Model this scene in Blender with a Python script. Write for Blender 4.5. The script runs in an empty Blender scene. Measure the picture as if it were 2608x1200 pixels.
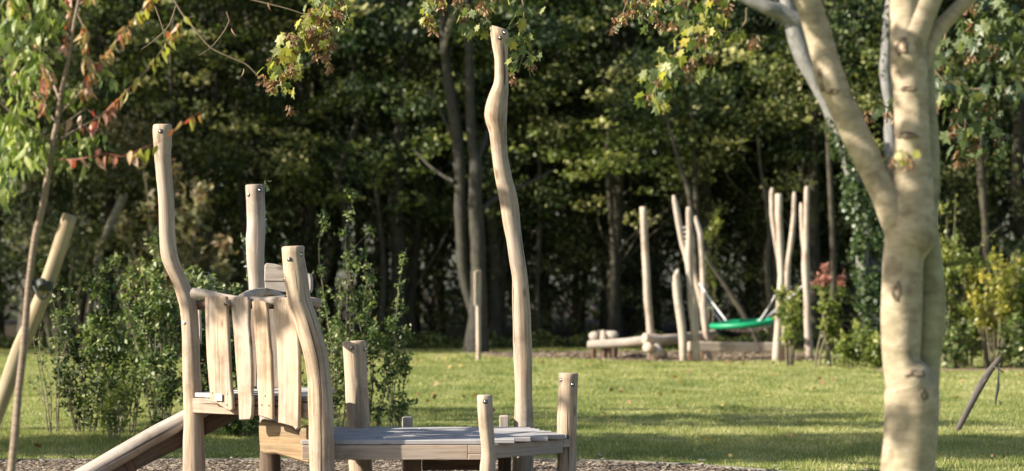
import bpy, math, random
import numpy as np
from mathutils import Vector, Matrix, Euler, noise

S = bpy.context.scene
COL = S.collection
random.seed(7)
RNG = np.random.default_rng(7)
R = math.radians

# ------------------------------------------------------------------ camera, sky, sun, exposure
F, W, H, YH, CH = 6000.0, 2608.0, 1200.0, 720.0, 1.6
cam_d = bpy.data.cameras.new("camera")
cam = bpy.data.objects.new("camera", cam_d)
COL.objects.link(cam)
cam.location = (0, 0, CH)
cam.rotation_euler = (R(90), 0, 0)
cam_d.sensor_width = 36
cam_d.lens = 36 * F / W
cam_d.shift_y = (YH - H / 2) / W
cam_d.clip_start = 0.3
cam_d.clip_end = 1500
cam_d.dof.use_dof = True
cam_d.dof.focus_distance = 17.8
cam_d.dof.aperture_fstop = 2.1
S.camera = cam

SUN_AZ, SUN_EL = 72.0, 31.0          # azimuth: degrees left of straight behind the camera
ts = Vector((-math.sin(R(SUN_AZ)) * math.cos(R(SUN_EL)), -math.cos(R(SUN_AZ)) * math.cos(R(SUN_EL)), math.sin(R(SUN_EL))))
world = bpy.data.worlds.new("World")
S.world = world
world.use_nodes = True
wn = world.node_tree
bg = wn.nodes["Background"]
sky = wn.nodes.new("ShaderNodeTexSky")
sky.sky_type = 'NISHITA'
sky.sun_disc = False
sky.sun_elevation = R(SUN_EL)
sky.sun_rotation = math.atan2(ts.x, ts.y)
sky.air_density = 1.0
sky.dust_density = 1.5
wn.links.new(sky.outputs[0], bg.inputs[0])
bg.inputs[1].default_value = 0.078
sun_d = bpy.data.lights.new("sun", 'SUN')
sun_d.energy = 5.0
sun_d.angle = R(0.55)
sun_d.color = (1.0, 0.92, 0.785)
sun = bpy.data.objects.new("sun", sun_d)
sun.rotation_euler = (-ts).to_track_quat('-Z', 'Y').to_euler()
COL.objects.link(sun)
S.view_settings.view_transform = 'Standard'
S.view_settings.look = 'None'
S.view_settings.gamma = 1.0
S.view_settings.exposure = 1.2
S.view_settings.use_curve_mapping = False
S.render.engine = 'CYCLES'
S.cycles.use_denoising = True
S.cycles.max_bounces = 5
S.cycles.diffuse_bounces = 3
S.cycles.glossy_bounces = 2
S.cycles.transmission_bounces = 3
S.cycles.transparent_max_bounces = 4
S.cycles.caustics_reflective = False
S.cycles.caustics_refractive = False


# ------------------------------------------------------------------ picture -> place
def P(px, py, D):
    return Vector(((px - W / 2) * D / F, D, CH + (YH - py) * D / F))


def gd(py):                       # distance of the ground seen at row py
    return F * CH / (py - YH)


def z1(p): return (370 + p[0] / 2.116, 640 + p[1] / 2.116)
def z2(p): return (820 + p[0] / 3.788, 900 + p[1] / 3.788)
def z3(p): return (1480 + p[0] / 2.469, 460 + p[1] / 2.469)
def z4(p): return (1760 + p[0] / 2.3706, 460 + p[1] / 2.3706)
def ov(p): return (p[0] * 1.0128, p[1] * 1.0128)
def qd(i, j): return lambda p: (652 * i + p[0] / 1.9755, 600 * j + p[1] / 1.9755)


# ------------------------------------------------------------------ materials
def new_mat(name):
    m = bpy.data.materials.new(name)
    m.use_nodes = True
    nt = m.node_tree
    b = nt.nodes["Principled BSDF"]
    return m, nt, b


def N(nt, t, **kw):
    n = nt.nodes.new(t)
    for k, v in kw.items():
        if hasattr(n, k):
            setattr(n, k, v)
        else:
            n.inputs[k.replace("_", " ")].default_value = v
    return n


def ramp(nt, src, stops):
    r = nt.nodes.new("ShaderNodeValToRGB")
    e = r.color_ramp.elements
    while len(e) < len(stops):
        e.new(0.5)
    for el, (p, c) in zip(e, stops):
        el.position = p
        el.color = (*c, 1) if len(c) == 3 else c
    nt.links.new(src, r.inputs[0])
    return r


def mixc(nt, fac, a, b, mode='MIX'):
    m = nt.nodes.new("ShaderNodeMix")
    m.data_type = 'RGBA'
    m.blend_type = mode
    for s, v in ((m.inputs[0], fac), (m.inputs[6], a), (m.inputs[7], b)):
        if hasattr(v, "is_linked") or hasattr(v, "links"):
            nt.links.new(v, s)
        else:
            s.default_value = v if not isinstance(v, tuple) else (*v, 1)[:4]
    return m.outputs[2]


def wood_mat(name, fresh, deep, weather, grey=(0.38, 0.36, 0.35), green=0.0):
    """timber: grain runs along the attribute 'g' z axis; weather 0..1 = share of silver-grey"""
    m, nt, b = new_mat(name)
    at = N(nt, "ShaderNodeAttribute", attribute_name="g")
    oi = N(nt, "ShaderNodeObjectInfo")
    off = nt.nodes.new("ShaderNodeVectorMath"); off.operation = 'ADD'
    sc = nt.nodes.new("ShaderNodeVectorMath"); sc.operation = 'SCALE'
    cmb = nt.nodes.new("ShaderNodeCombineXYZ")
    for i in range(3):
        nt.links.new(oi.outputs["Random"], cmb.inputs[i])
    nt.links.new(cmb.outputs[0], sc.inputs[0]); sc.inputs["Scale"].default_value = 37.0
    nt.links.new(at.outputs["Vector"], off.inputs[0]); nt.links.new(sc.outputs[0], off.inputs[1])
    mp = N(nt, "ShaderNodeMapping"); mp.inputs["Scale"].default_value = (42, 42, 1.9)
    nt.links.new(off.outputs[0], mp.inputs[0])
    n1 = N(nt, "ShaderNodeTexNoise", Scale=1.0, Detail=4.0, Roughness=0.65)
    nt.links.new(mp.outputs[0], n1.inputs["Vector"])
    mp2 = N(nt, "ShaderNodeMapping"); mp2.inputs["Scale"].default_value = (5, 5, 1.1)
    nt.links.new(off.outputs[0], mp2.inputs[0])
    n2 = N(nt, "ShaderNodeTexNoise", Scale=1.0, Detail=3.0, Roughness=0.55)
    nt.links.new(mp2.outputs[0], n2.inputs["Vector"])
    g1 = ramp(nt, n1.outputs[0], [(0.36, deep), (0.58, fresh)])
    wf = ramp(nt, n2.outputs[0], [(max(0.0, 0.62 - weather * 0.6), (0, 0, 0)), (min(1.0, 0.95 - weather * 0.5), (1, 1, 1))])
    gg = ramp(nt, n1.outputs[0], [(0.3, tuple(c * 0.72 for c in grey)), (0.6, grey)])
    c1 = mixc(nt, wf.outputs[0], g1.outputs[0], gg.outputs[0])
    # cracks running with the grain
    mp3 = N(nt, "ShaderNodeMapping"); mp3.inputs["Scale"].default_value = (30, 30, 0.55)
    nt.links.new(off.outputs[0], mp3.inputs[0])
    n3 = N(nt, "ShaderNodeTexNoise", Scale=1.0, Detail=2.0)
    nt.links.new(mp3.outputs[0], n3.inputs["Vector"])
    ck = ramp(nt, n3.outputs[0], [(0.295, (1, 1, 1)), (0.325, (0, 0, 0))])
    c2 = mixc(nt, ck.outputs[0], c1, tuple(c * 0.35 for c in deep))
    # knots
    vo = N(nt, "ShaderNodeTexVoronoi", Scale=1.0)
    mp4 = N(nt, "ShaderNodeMapping"); mp4.inputs["Scale"].default_value = (6, 6, 2.6)
    nt.links.new(off.outputs[0], mp4.inputs[0]); nt.links.new(mp4.outputs[0], vo.inputs["Vector"])
    kn = ramp(nt, vo.outputs["Distance"], [(0.05, (0.75, 0.75, 0.75)), (0.15, (0, 0, 0))])
    c3 = mixc(nt, kn.outputs[0], c2, tuple(c * 0.5 for c in deep))
    if green:
        n5 = N(nt, "ShaderNodeTexNoise", Scale=7.0, Detail=4.0)
        nt.links.new(off.outputs[0], n5.inputs["Vector"])
        gm = ramp(nt, n5.outputs[0], [(0.52, (0, 0, 0)), (0.75, (green, green, green))])
        c3 = mixc(nt, gm.outputs[0], c3, (0.13, 0.15, 0.07))
    # handled, rained-on patches: broad uneven staining
    ns = N(nt, "ShaderNodeTexNoise", Scale=2.3, Detail=5.0, Roughness=0.7)
    nt.links.new(off.outputs[0], ns.inputs["Vector"])
    st_ = ramp(nt, ns.outputs[0], [(0.36, (0.60, 0.56, 0.52)), (0.50, (1, 1, 1))])
    c3 = mixc(nt, 0.75, c3, st_.outputs[0], 'MULTIPLY')
    nt.links.new(c3, b.inputs["Base Color"])
    b.inputs["Roughness"].default_value = 0.72
    b.inputs["Specular IOR Level"].default_value = 0.3
    bp = N(nt, "ShaderNodeBump", Strength=0.5, Distance=0.006)
    hm = mixc(nt, 0.55, n1.outputs[0], ck.outputs[0], 'SUBTRACT')
    nt.links.new(hm, bp.inputs["Height"])
    nt.links.new(bp.outputs[0], b.inputs["Normal"])
    return m


def bark_mat(name, c_lo, c_hi, rough_scale=(14, 14, 4), moss=0.25, blotch=0.5, bump=0.6):
    m, nt, b = new_mat(name)
    at = N(nt, "ShaderNodeAttribute", attribute_name="g")
    mp = N(nt, "ShaderNodeMapping"); mp.inputs["Scale"].default_value = rough_scale
    nt.links.new(at.outputs["Vector"], mp.inputs[0])
    n1 = N(nt, "ShaderNodeTexNoise", Scale=1.0, Detail=6.0, Roughness=0.7)
    nt.links.new(mp.outputs[0], n1.inputs["Vector"])
    n2 = N(nt, "ShaderNodeTexNoise", Scale=2.6, Detail=4.0, Roughness=0.6)
    nt.links.new(at.outputs["Vector"], n2.inputs["Vector"])
    c = ramp(nt, n1.outputs[0], [(0.3, c_lo), (0.62, c_hi)])
    mo = ramp(nt, n2.outputs[0], [(0.5, (0, 0, 0)), (0.72, (moss, moss, moss))])
    c2 = mixc(nt, mo.outputs[0], c.outputs[0], (0.12, 0.125, 0.05))
    n3 = N(nt, "ShaderNodeTexNoise", Scale=9.0, Detail=3.0)
    nt.links.new(at.outputs["Vector"], n3.inputs["Vector"])
    bl = ramp(nt, n3.outputs[0], [(0.56, (0, 0, 0)), (0.66, (blotch, blotch, blotch))])
    c3 = mixc(nt, bl.outputs[0], c2, tuple(x * 0.55 for x in c_lo))
    nt.links.new(c3, b.inputs["Base Color"])
    b.inputs["Roughness"].default_value = 0.8
    b.inputs["Specular IOR Level"].default_value = 0.25
    bp = N(nt, "ShaderNodeBump", Strength=bump, Distance=0.01)
    nt.links.new(n1.outputs[0], bp.inputs["Height"])
    nt.links.new(bp.outputs[0], b.inputs["Normal"])
    return m


def leaf_mat(name, stops, trans=0.35, rough=0.42, attr=True, spec=0.5, tint=(1.35, 1.5, 0.7)):
    """leaf colours from the per-leaf value 'rnd' (or the object's own random value)"""
    m, nt, b = new_mat(name)
    if attr:
        src = N(nt, "ShaderNodeAttribute", attribute_name="rnd").outputs["Fac"]
    else:
        src = N(nt, "ShaderNodeObjectInfo").outputs["Random"]
    r = ramp(nt, src, stops)
    nt.links.new(r.outputs[0], b.inputs["Base Color"])
    b.inputs["Roughness"].default_value = rough
    b.inputs["Specular IOR Level"].default_value = spec
    tr = nt.nodes.new("ShaderNodeBsdfTranslucent")
    tc = mixc(nt, 1.0, r.outputs[0], tint, 'MULTIPLY')
    nt.links.new(tc, tr.inputs[0])
    mx = nt.nodes.new("ShaderNodeMixShader")
    mx.inputs[0].default_value = trans
    nt.links.new(b.outputs[0], mx.inputs[1]); nt.links.new(tr.outputs[0], mx.inputs[2])
    nt.links.new(mx.outputs[0], nt.nodes["Material Output"].inputs[0])
    return m


def plain(name, c, rough=0.5, metal=0.0, noise_amt=0.15, scale=30):
    m, nt, b = new_mat(name)
    tc = N(nt, "ShaderNodeTexCoord")
    n = N(nt, "ShaderNodeTexNoise", Scale=float(scale), Detail=3.0)
    nt.links.new(tc.outputs["Object"], n.inputs["Vector"])
    r = ramp(nt, n.outputs[0], [(0.3, tuple(x * (1 - noise_amt) for x in c)), (0.7, tuple(min(1, x * (1 + noise_amt)) for x in c))])
    nt.links.new(r.outputs[0], b.inputs["Base Color"])
    b.inputs["Roughness"].default_value = rough
    b.inputs["Metallic"].default_value = metal
    return m


M = {}
M['robinia'] = wood_mat("robinia", (0.43, 0.325, 0.24), (0.29, 0.20, 0.14), 0.42, (0.33, 0.29, 0.255))
M['robinia_pale'] = wood_mat("robinia_pale", (0.49, 0.375, 0.26), (0.32, 0.215, 0.135), 0.42, (0.38, 0.33, 0.28))
M['robinia_grey'] = wood_mat("robinia_grey", (0.46, 0.375, 0.295), (0.31, 0.235, 0.18), 0.55, (0.41, 0.375, 0.345))
M['deck'] = wood_mat("deck", (0.40, 0.36, 0.32), (0.27, 0.24, 0.22), 1.0, (0.40, 0.385, 0.385))
M['beam'] = wood_mat("beam", (0.43, 0.33, 0.25), (0.31, 0.22, 0.15), 0.45, (0.38, 0.33, 0.29))
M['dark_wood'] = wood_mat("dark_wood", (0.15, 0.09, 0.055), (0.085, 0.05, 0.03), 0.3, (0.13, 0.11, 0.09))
M['old_plank'] = wood_mat("old_plank", (0.33, 0.225, 0.12), (0.19, 0.12, 0.06), 0.25, (0.25, 0.21, 0.15), green=0.4)
M['far_wood'] = wood_mat("far_robinia", (0.52, 0.42, 0.33), (0.38, 0.275, 0.20), 0.45, (0.43, 0.385, 0.345))
M['stake'] = wood_mat("stake_pine", (0.38, 0.30, 0.19), (0.25, 0.16, 0.08), 0.35, (0.30, 0.28, 0.22), green=0.25)
M['broken'] = wood_mat("broken_stake", (0.10, 0.08, 0.065), (0.05, 0.04, 0.03), 0.5, (0.14, 0.125, 0.11))
M['sycamore'] = bark_mat("smooth_bark", (0.25, 0.195, 0.13), (0.47, 0.385, 0.275), (9, 9, 22), 0.5, 0.5, 0.9)
M['shade_bark'] = bark_mat("shaded_grey_bark", (0.030, 0.028, 0.022), (0.062, 0.057, 0.047), (10, 10, 5), 0.3, 0.5, 0.6)  # grey bark darkened in its colour to stand for canopy shade
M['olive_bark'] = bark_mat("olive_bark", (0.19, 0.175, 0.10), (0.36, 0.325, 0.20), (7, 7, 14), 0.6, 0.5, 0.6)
M['scar'] = bark_mat("scar_bark", (0.10, 0.07, 0.045), (0.27, 0.205, 0.15), (20, 20, 20), 0.1, 0.6, 0.9)
M['grey_bark'] = bark_mat("grey_bark", (0.13, 0.125, 0.118), (0.27, 0.26, 0.25), (16, 16, 5), 0.15, 0.5, 0.8)
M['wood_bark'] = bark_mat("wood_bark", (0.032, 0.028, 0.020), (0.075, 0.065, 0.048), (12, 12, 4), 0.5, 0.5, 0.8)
M['pale_bark'] = bark_mat("pale_bark", (0.12, 0.10, 0.07), (0.26, 0.225, 0.16), (10, 10, 10), 0.3, 0.7, 0.5)
M['sapling_bark'] = bark_mat("cherry_bark", (0.17, 0.115, 0.085), (0.31, 0.235, 0.185), (10, 10, 60), 0.3, 0.3, 0.6)
M['twig'] = bark_mat("twig_bark", (0.12, 0.085, 0.055), (0.22, 0.165, 0.11), (30, 30, 30), 0.2, 0.2, 0.3)
M['shrub_stem'] = bark_mat("shrub_stem", (0.12, 0.10, 0.065), (0.22, 0.19, 0.13), (30, 30, 30), 0.3, 0.2, 0.3)
M['red_twig'] = plain("red_twig", (0.22, 0.06, 0.04), 0.6)
M['steel'] = plain("bolt_steel", (0.55, 0.55, 0.57), 0.22, 1.0, 0.05)
M['bolt_hole'] = plain("bolt_recess", (0.05, 0.035, 0.025), 0.9)
M['green_ring'] = plain("green_rope", (0.0, 0.24, 0.10), 0.5, 0, 0.2, 60)
M['rope'] = plain("white_rope", (0.62, 0.60, 0.64), 0.7, 0, 0.15, 80)
M['net'] = plain("dark_net", (0.10, 0.08, 0.065), 0.7)
M['strap'] = plain("strap_rubber", (0.03, 0.035, 0.025), 0.6)
M['plaque'] = plain("metal_plaque", (0.62, 0.63, 0.66), 0.35, 0.6, 0.25, 120)
M['ink'] = plain("plaque_ink", (0.10, 0.10, 0.12), 0.6)
M['rung'] = plain("pale_rung", (0.66, 0.63, 0.58), 0.5)
M['kerb'] = plain("edging_board", (0.16, 0.145, 0.12), 0.8, 0, 0.3, 8)

M['canopy_a'] = leaf_mat("canopy_green", [(0.0, (0.014, 0.027, 0.007)), (0.45, (0.042, 0.064, 0.017)), (0.72, (0.19, 0.21, 0.07)), (1.0, (0.44, 0.42, 0.18))], 0.3, 0.5, spec=0.3)  # pale stops of the canopy ramps stand for sunlit leaf clumps
M['canopy_b'] = leaf_mat("canopy_olive", [(0.0, (0.018, 0.026, 0.008)), (0.45, (0.050, 0.070, 0.018)), (0.72, (0.20, 0.215, 0.075)), (1.0, (0.44, 0.40, 0.19))], 0.3, 0.5, spec=0.3)
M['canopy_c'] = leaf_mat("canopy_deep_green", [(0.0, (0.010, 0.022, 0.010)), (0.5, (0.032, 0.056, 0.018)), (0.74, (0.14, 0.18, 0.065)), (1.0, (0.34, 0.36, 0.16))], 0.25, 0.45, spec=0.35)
M['canopy_pink'] = leaf_mat("canopy_rusty", [(0.0, (0.05, 0.055, 0.020)), (0.5, (0.16, 0.165, 0.07)), (0.8, (0.30, 0.27, 0.13)), (1.0, (0.42, 0.30, 0.22))], 0.3, 0.5, tint=(1.4, 1.1, 0.8))
M['shrub_leaf'] = leaf_mat("shrub_green", [(0.0, (0.022, 0.045, 0.016)), (0.4, (0.075, 0.115, 0.038)), (0.72, (0.18, 0.23, 0.075)), (1.0, (0.42, 0.42, 0.20))], 0.3, 0.45, spec=0.35)
M['willow_leaf'] = leaf_mat("willow_green", [(0.0, (0.11, 0.15, 0.07)), (1.0, (0.34, 0.38, 0.22))], 0.3, 0.3)
M['lime_leaf'] = leaf_mat("lime_green", [(0.0, (0.07, 0.10, 0.025)), (0.5, (0.18, 0.22, 0.055)), (1.0, (0.38, 0.37, 0.11))], 0.38, 0.4)
M['yellow_leaf'] = leaf_mat("yellow_green", [(0.0, (0.14, 0.16, 0.03)), (0.6, (0.30, 0.29, 0.06)), (1.0, (0.50, 0.41, 0.09))], 0.4, 0.4)
M['rusty_leaf'] = leaf_mat("red_tip", [(0.0, (0.22, 0.13, 0.07)), (0.6, (0.38, 0.17, 0.13)), (1.0, (0.50, 0.24, 0.19))], 0.3, 0.5, tint=(1.2, 0.9, 0.8))
M['ivy_leaf'] = leaf_mat("ivy_green", [(0.0, (0.025, 0.05, 0.02)), (0.6, (0.07, 0.11, 0.04)), (1.0, (0.17, 0.21, 0.09))], 0.2, 0.42)
M['l_green'] = leaf_mat("cherry_green", [(0, (0.09, 0.135, 0.035)), (0.55, (0.19, 0.24, 0.065)), (1, (0.40, 0.42, 0.16))], 0.32, 0.5, attr=False)
M['l_green_s'] = leaf_mat("cherry_green_mass", [(0, (0.09, 0.135, 0.035)), (0.55, (0.19, 0.24, 0.065)), (1, (0.40, 0.42, 0.16))], 0.32, 0.5)
M['l_red'] = leaf_mat("cherry_red", [(0, (0.42, 0.13, 0.10)), (0.4, (0.50, 0.27, 0.20)), (1, (0.46, 0.36, 0.24))], 0.3, 0.5, attr=False, tint=(1.3, .9, .8))
M['l_orange'] = leaf_mat("cherry_orange", [(0, (0.45, 0.26, 0.13)), (0.6, (0.46, 0.35, 0.17)), (1, (0.42, 0.39, 0.15))], 0.3, 0.5, attr=False, tint=(1.2, 1.0, .75))
M['l_olive'] = leaf_mat("cherry_olive", [(0, (0.25, 0.24, 0.05)), (0.6, (0.34, 0.33, 0.07)), (1, (0.42, 0.36, 0.10))], 0.45, 0.4, attr=False)
M['m_yellow'] = leaf_mat("maple_yellow", [(0, (0.19, 0.21, 0.05)), (0.65, (0.36, 0.34, 0.09)), (1, (0.60, 0.47, 0.08))], 0.42, 0.45, attr=False)
M['m_green'] = leaf_mat("maple_green", [(0, (0.07, 0.10, 0.035)), (0.6, (0.14, 0.175, 0.07)), (1, (0.27, 0.28, 0.11))], 0.38, 0.45, attr=False)
M['m_dark'] = leaf_mat("maple_dark", [(0, (0.03, 0.05, 0.018)), (0.6, (0.07, 0.095, 0.035)), (0.9, (0.12, 0.15, 0.06)), (1, (0.25, 0.26, 0.12))], 0.3, 0.45, attr=False)
M['m_green_s'] = leaf_mat("maple_green_mass", [(0, (0.05, 0.08, 0.025)), (0.6, (0.10, 0.13, 0.04)), (1, (0.20, 0.19, 0.05))], 0.35, 0.45)
M['samara'] = leaf_mat("maple_keys", [(0, (0.13, 0.075, 0.04)), (0.6, (0.26, 0.16, 0.085)), (1, (0.42, 0.29, 0.16))], 0.35, 0.55, tint=(1.4, 1.0, .7))
M['grass_blade'] = leaf_mat("grass_blade", [(0.0, (0.08, 0.135, 0.028)), (0.5, (0.275, 0.285, 0.085)), (0.8, (0.47, 0.43, 0.19)), (1.0, (0.58, 0.51, 0.29))], 0.36, 0.5, spec=0.3, tint=(1.25, 1.4, 0.75))
M['chip'] = leaf_mat("wood_chip", [(0.0, (0.12, 0.09, 0.068)), (0.5, (0.23, 0.18, 0.135)), (1.0, (0.42, 0.35, 0.27))], 0.02, 0.8, spec=0.2)
M['litter'] = leaf_mat("fallen_leaf", [(0.0, (0.16, 0.08, 0.04)), (0.5, (0.30, 0.17, 0.08)), (1.0, (0.45, 0.34, 0.10))], 0.2, 0.6)


def ground_mat(name, stops, scale, stops2=None, scale2=0.35, bump=0.5, mixamt=0.5, dist=0.03):
    m, nt, b = new_mat(name)
    tc = N(nt, "ShaderNodeTexCoord")
    n1 = N(nt, "ShaderNodeTexNoise", Scale=scale, Detail=8.0, Roughness=0.75)
    nt.links.new(tc.outputs["Object"], n1.inputs["Vector"])
    c = ramp(nt, n1.outputs[0], stops).outputs[0]
    if stops2:
        n2 = N(nt, "ShaderNodeTexNoise", Scale=scale2, Detail=5.0, Roughness=0.6)
        nt.links.new(tc.outputs["Object"], n2.inputs["Vector"])
        c2 = ramp(nt, n2.outputs[0], stops2).outputs[0]
        c = mixc(nt, mixamt, c, c2)
    nt.links.new(c, b.inputs["Base Color"])
    b.inputs["Roughness"].default_value = 0.95
    b.inputs["Specular IOR Level"].default_value = 0.15
    bp = N(nt, "ShaderNodeBump", Strength=bump, Distance=dist)
    nt.links.new(n1.outputs[0], bp.inputs["Height"])
    nt.links.new(bp.outputs[0], b.inputs["Normal"])
    return m


M['lawn'] = ground_mat("lawn_turf", [(0.3, (0.055, 0.095, 0.022)), (0.55, (0.14, 0.18, 0.05)), (0.75, (0.26, 0.26, 0.10))], 16.0,
                       [(0.3, (0.10, 0.14, 0.04)), (0.55, (0.23, 0.245, 0.085)), (0.75, (0.38, 0.34, 0.17))], 0.5, 0.6)
M['chips'] = ground_mat("chip_bed", [(0.3, (0.05, 0.04, 0.032)), (0.5, (0.15, 0.12, 0.095)), (0.68, (0.34, 0.29, 0.23))], 30.0, None, 0, 0.9)
M['mulch'] = ground_mat("mulch_bed", [(0.3, (0.13, 0.075, 0.045)), (0.5, (0.27, 0.20, 0.13)), (0.68, (0.46, 0.37, 0.25))], 22.0, None, 0, 0.9)
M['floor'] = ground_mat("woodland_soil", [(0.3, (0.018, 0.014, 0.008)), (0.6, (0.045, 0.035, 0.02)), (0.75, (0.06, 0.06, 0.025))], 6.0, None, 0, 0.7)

# ------------------------------------------------------------------ object helpers
ORG = {}


def link(o, parent=None):
    COL.objects.link(o)
    if parent is not None:
        o.parent = parent
    return o


def thing(name, loc, label, cat, group=None):
    o = bpy.data.objects.new(name, None)
    o.empty_display_size = 0.2
    o.location = loc
    o['label'] = label
    o['category'] = cat
    if group:
        o['group'] = group
    link(o)
    ORG[o.name] = Vector(loc)
    return o


def origin_of(o):
    v = Vector((0, 0, 0))
    while o is not None:
        v += Vector(o.location)
        o = o.parent
    return v


def tag(o, label=None, cat=None, group=None, kind=None):
    for k, v in (('label', label), ('category', cat), ('group', group), ('kind', kind)):
        if v:
            o[k] = v
    return o


def mk(name, V, Fc, mat, parent=None, g=None, smooth=True, sharp=None, local=False):
    me = bpy.data.meshes.new(name)
    off = Vector((0, 0, 0)) if (parent is None or local) else origin_of(parent)
    me.from_pydata([(v[0] - off.x, v[1] - off.y, v[2] - off.z) for v in V], [], Fc)
    if g is not None:
        a = me.attributes.new("g", 'FLOAT_VECTOR', 'POINT')
        a.data.foreach_set("vector", np.asarray(g, dtype=np.float32).ravel())
    if smooth:
        me.polygons.foreach_set("use_smooth", [True] * len(me.polygons))
    if sharp is not None:
        me.set_sharp_from_angle(angle=R(sharp))
    me.materials.append(mat if not isinstance(mat, str) else M[mat])
    me.update()
    o = bpy.data.objects.new(name, me)
    return link(o, parent)


def mk_np(name, V, Fc, mat, rnd=None, parent=None, link_it=True, g=None):
    """V (n,3) float, Fc (m,k) int with equal sized faces"""
    V = np.asarray(V, dtype=np.float32)
    if parent is not None:
        V = V - np.array(origin_of(parent), dtype=np.float32)
    Fc = np.asarray(Fc, dtype=np.int32)
    me = bpy.data.meshes.new(name)
    me.vertices.add(len(V))
    me.vertices.foreach_set("co", V.ravel())
    k = Fc.shape[1]
    me.loops.add(Fc.size)
    me.loops.foreach_set("vertex_index", Fc.ravel())
    me.polygons.add(len(Fc))
    me.polygons.foreach_set("loop_start", np.arange(0, Fc.size, k, dtype=np.int32))
    me.polygons.foreach_set("loop_total", np.full(len(Fc), k, dtype=np.int32))
    if rnd is not None:
        a = me.attributes.new("rnd", 'FLOAT', 'POINT')
        a.data.foreach_set("value", np.asarray(rnd, dtype=np.float32))
    if g is not None:
        a = me.attributes.new("g", 'FLOAT_VECTOR', 'POINT')
        a.data.foreach_set("vector", np.asarray(g, dtype=np.float32).ravel())
    me.update(calc_edges=True)
    me.validate()
    me.materials.append(M[mat] if isinstance(mat, str) else mat)
    if not link_it:
        return me
    return link(bpy.data.objects.new(name, me), parent)


def spline(pts, n):
    """Catmull-Rom through rows of pts (any dimension), n samples"""
    p = np.asarray(pts, dtype=float)
    if len(p) == 2:
        t = np.linspace(0, 1, n)[:, None]
        return p[0] * (1 - t) + p[1] * t
    d = np.r_[0, np.cumsum(np.linalg.norm(np.diff(p[:, :3], axis=0), axis=1) + 1e-9)]
    out = []
    for s in np.linspace(0, d[-1], n):
        i = min(max(np.searchsorted(d, s, side='right') - 1, 0), len(p) - 2)
        t = (s - d[i]) / (d[i + 1] - d[i])
        p0, p1, p2, p3 = p[max(i - 1, 0)], p[i], p[i + 1], p[min(i + 2, len(p) - 1)]
        m1 = (p2 - p0) * 0.5 * (1 if i > 0 else 2) * 0.9
        m2 = (p3 - p1) * 0.5 * (1 if i < len(p) - 2 else 2) * 0.9
        out.append((2 * t**3 - 3 * t**2 + 1) * p1 + (t**3 - 2 * t**2 + t) * m1 + (-2 * t**3 + 3 * t**2) * p2 + (t**3 - t**2) * m2)
    return np.array(out)


def tube_geo(pts, radii, nseg=14, rough=0.04, seed=0.0, step=None, cap=True, bevel=0.12, bumps=(), n=None, hew=0.0, slant=None):
    """log through pts; returns V, F, g.  rough = relative radial unevenness, hew = flat hewn facets"""
    data = np.c_[np.asarray([tuple(p) for p in pts], dtype=float), np.asarray(radii, dtype=float)]
    L = np.sum(np.linalg.norm(np.diff(data[:, :3], axis=0), axis=1))
    if n is None:
        n = int(max(3, L / (step or 0.05)))
        n = min(n, 140)
    sp = spline(data, n)
    C, Rr = sp[:, :3], np.maximum(sp[:, 3], 0.0005)
    T = np.gradient(C, axis=0)
    T /= np.linalg.norm(T, axis=1)[:, None] + 1e-12
    if bevel and cap:
        # rounded rims at both ends
        c0, c1 = C[0] - T[0] * 0, C[-1]
        C = np.vstack([C[:1], C[:1] + T[:1] * Rr[0] * bevel, C[1:-1], C[-1:] - T[-1:] * Rr[-1] * bevel, C[-1:]])
        Rr = np.r_[Rr[0] * (1 - bevel), Rr[0], Rr[1:-1], Rr[-1], Rr[-1] * (1 - bevel)]
        T = np.vstack([T[:1], T[:1], T[1:-1], T[-1:], T[-1:]])
    up = np.array([0, 1, 0.0]) if abs(T[0][1]) < 0.9 else np.array([1, 0, 0.0])
    u = np.cross(up, T[0]); u /= np.linalg.norm(u)
    V, G = [], []
    dist = 0
    for i in range(len(C)):
        if i:
            dist += np.linalg.norm(C[i] - C[i - 1])
        u = u - T[i] * np.dot(u, T[i]); u /= np.linalg.norm(u)
        w = np.cross(T[i], u)
        for k in range(nseg):
            a = 2 * math.pi * k / nseg
            ca, sa = math.cos(a), math.sin(a)
            nn = 0.0
            if rough:
                nn = rough * (noise.noise((ca * 1.1 + seed, sa * 1.1, dist * 3.0 + seed * 3)) * 1.5
                              + noise.noise((ca * 2.4 + seed, sa * 2.4, dist * 9.0)) * 0.6)
            if hew:
                nn += hew * (abs(noise.noise((ca * 2.0 + seed * 5, sa * 2.0, dist * 1.2))) - 0.25)
            r = Rr[i] * (1 + nn)
            v = C[i] + (u * ca + w * sa) * r
            for (bp, bs, br) in bumps:
                dd = np.linalg.norm(v - np.array(bp))
                if dd < br:
                    q = (1 - (dd / br) ** 2) ** 2
                    v = v + (u * ca + w * sa) * bs * q
            V.append(v)
            G.append((ca * Rr[i], sa * Rr[i], dist))
    Fc = []
    m = len(C)
    for i in range(m - 1):
        for k in range(nseg):
            k2 = (k + 1) % nseg
            Fc.append((i * nseg + k, i * nseg + k2, (i + 1) * nseg + k2, (i + 1) * nseg + k))
    if cap:
        V = list(V)
        for e, ring in ((0, range(nseg)), (m - 1, range(nseg))):
            c = np.mean([V[e * nseg + k] for k in range(nseg)], axis=0)
            V.append(c); G.append((0, 0, dist if e else 0))
            ci = len(V) - 1
            for k in range(nseg):
                k2 = (k + 1) % nseg
                Fc.append((ci, e * nseg + k2, e * nseg + k) if e == 0 else (ci, e * nseg + k, e * nseg + k2))
    if slant is not None:   # cut the far end on a slant: shift of the end ring along the axis by slant vector dot
        for i in range(max(0, m - 4), m):
            for k in range(nseg):
                v = V[i * nseg + k]
                s = np.dot(v - C[i], np.array(slant))
                V[i * nseg + k] = v + T[i] * s * (1.0 if i >= m - 2 else 0.5)
    return V, Fc, G


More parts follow.
